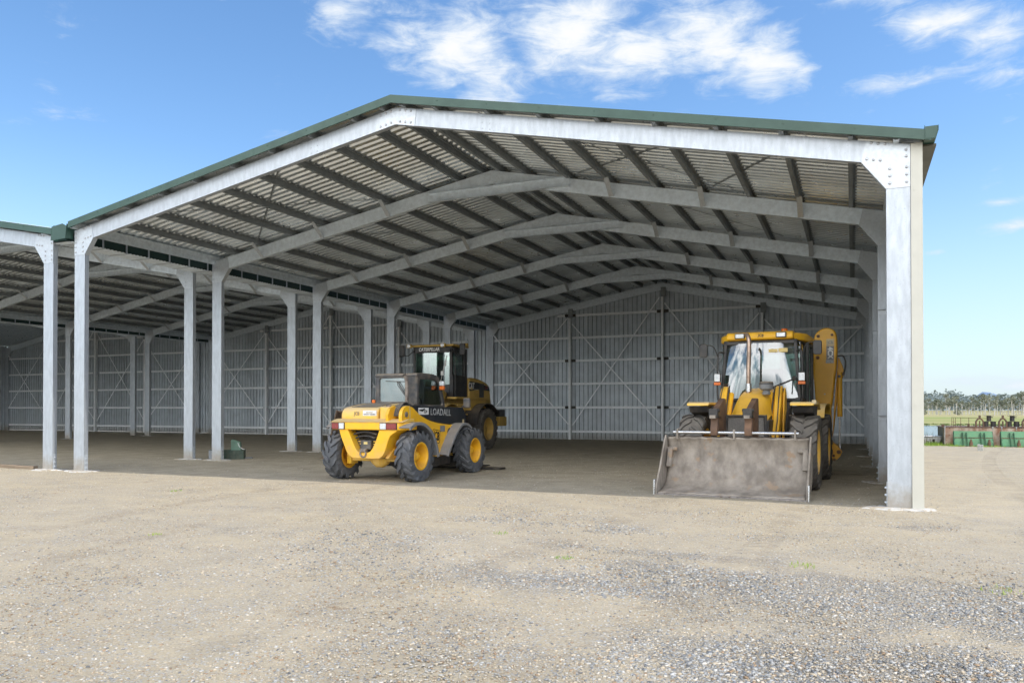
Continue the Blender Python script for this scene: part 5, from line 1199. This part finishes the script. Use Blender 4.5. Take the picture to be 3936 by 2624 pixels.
blobs = [(-35.8,26.3,2.6,1.7,.50),(-31.0,25.0,3.2,1.3,.55),(-27.3,24.6,4.6,2.6,.85),(-24.6,22.8,3.4,2.2,.80),(-19.5,25.4,4.8,3.2,.80),(-14.5,23.9,4.4,2.4,.74),(-9.5,24.6,4.2,3.0,.78),(-5.6,22.9,3.4,2.2,.74),(-2.8,21.6,1.6,1.2,.60),
         (-12.,30.5,16.,3.2,.75),(2.0,26.4,3.2,1.6,.72),(5.0,23.4,4.0,1.3,.62),(4.0,20.6,5.0,.8,.58),(8.5,22.2,3.0,1.5,.62),(9.0,20.0,3.0,.9,.55),(9.2,11.2,1.6,.45,.62),(8.6,12.6,1.6,.30,.42),(5.0,9.95,.8,.28,.55),(3.6,11.6,1.3,.4,.34),(5.5,1.6,4.5,.62,.55),(9.5,1.4,2.5,.5,.55),(1.5,1.5,2.2,.5,.45),(14.,4.,5.,1.2,.5),(-80.,12.,6.,1.2,.4),(60.,20.,14.,5.,.6),(120.,25.,25.,8.,.6),(-120.,22.,30.,7.,.6),(180.,18.,25.,6.,.6)]
tot = None
for (a0, e0, ra, re, st) in blobs:
    dx = mth(nt, 'MULTIPLY', mth(nt, 'SUBTRACT', azd, a0), 1/ra); dy = mth(nt, 'MULTIPLY', mth(nt, 'SUBTRACT', eld, e0), 1/re)
    g = mth(nt, 'MULTIPLY', mth(nt, 'POWER', 2.71828, mth(nt, 'MULTIPLY', mth(nt, 'ADD', mth(nt, 'MULTIPLY', dx, dx), mth(nt, 'MULTIPLY', dy, dy)), -1.)), st)
    tot = g if tot is None else mth(nt, 'MAXIMUM', tot, g)
den = mth(nt, 'ADD', tot, mth(nt, 'ADD', mth(nt, 'MULTIPLY', mth(nt, 'SUBTRACT', n1, .5), 1.15), mth(nt, 'MULTIPLY', mth(nt, 'SUBTRACT', n2, .5), 1.15)))
cm = mth(nt, 'MULTIPLY', ramp(nt, den, .17, .80), .96)
hs = _n(nt, 'ShaderNodeHueSaturation'); hs.inputs['Saturation'].default_value = 1.18; hs.inputs['Value'].default_value = 1.52; nt.links.new(sky.outputs[0], hs.inputs['Color'])
cloudc = mixc(nt, ramp(nt, den, .45, 1.0), (5.2,5.9,6.7), (6.9,6.9,6.9))
hz = mth(nt, 'MULTIPLY', mth(nt, 'SUBTRACT', 1., ramp(nt, eld, -4., 18.)), .84)
skc = mixc(nt, cm, mixc(nt, hz, hs.outputs[0], (4.3,5.5,6.5)), cloudc)
# unseen cumulus bank added behind the camera, very bright, to light the shed interior
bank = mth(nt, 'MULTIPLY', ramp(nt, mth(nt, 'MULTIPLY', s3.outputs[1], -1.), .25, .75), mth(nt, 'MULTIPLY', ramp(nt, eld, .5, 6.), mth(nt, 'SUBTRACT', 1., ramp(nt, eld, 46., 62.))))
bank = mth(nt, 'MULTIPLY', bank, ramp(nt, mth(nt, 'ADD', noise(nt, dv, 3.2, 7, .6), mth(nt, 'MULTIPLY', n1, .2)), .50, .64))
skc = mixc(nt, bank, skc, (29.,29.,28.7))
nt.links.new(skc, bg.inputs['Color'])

sl = bpy.data.lights.new('sun', 'SUN'); sl.energy = 3.3; sl.angle = R(.53); sl.color = (1., .955, .88)
so_ = bpy.data.objects.new('sun', sl); COL.objects.link(so_); so_.rotation_euler = sd_.to_track_quat('Z', 'Y').to_euler()

cam = bpy.data.cameras.new('camera'); co = bpy.data.objects.new('camera', cam); COL.objects.link(co); scene.camera = co
cam.sensor_width = 36.; cam.lens = 1801.05/2352*36; cam.shift_y = (920.36-784)/2352; cam.clip_start = .1; cam.clip_end = 12000
co.location = (15.511, -11.836, 1.360); co.rotation_euler = Euler((R(90)+.0097, 0, .4096), 'XYZ')

scene.view_settings.view_transform = 'Standard'; scene.view_settings.look = 'None'; scene.view_settings.exposure = 0; scene.view_settings.gamma = 1
scene.cycles.use_denoising = True; scene.cycles.max_bounces = 12; scene.cycles.diffuse_bounces = 6; scene.cycles.glossy_bounces = 4; scene.cycles.transparent_max_bounces = 12
scene.cycles.sample_clamp_indirect = 8.
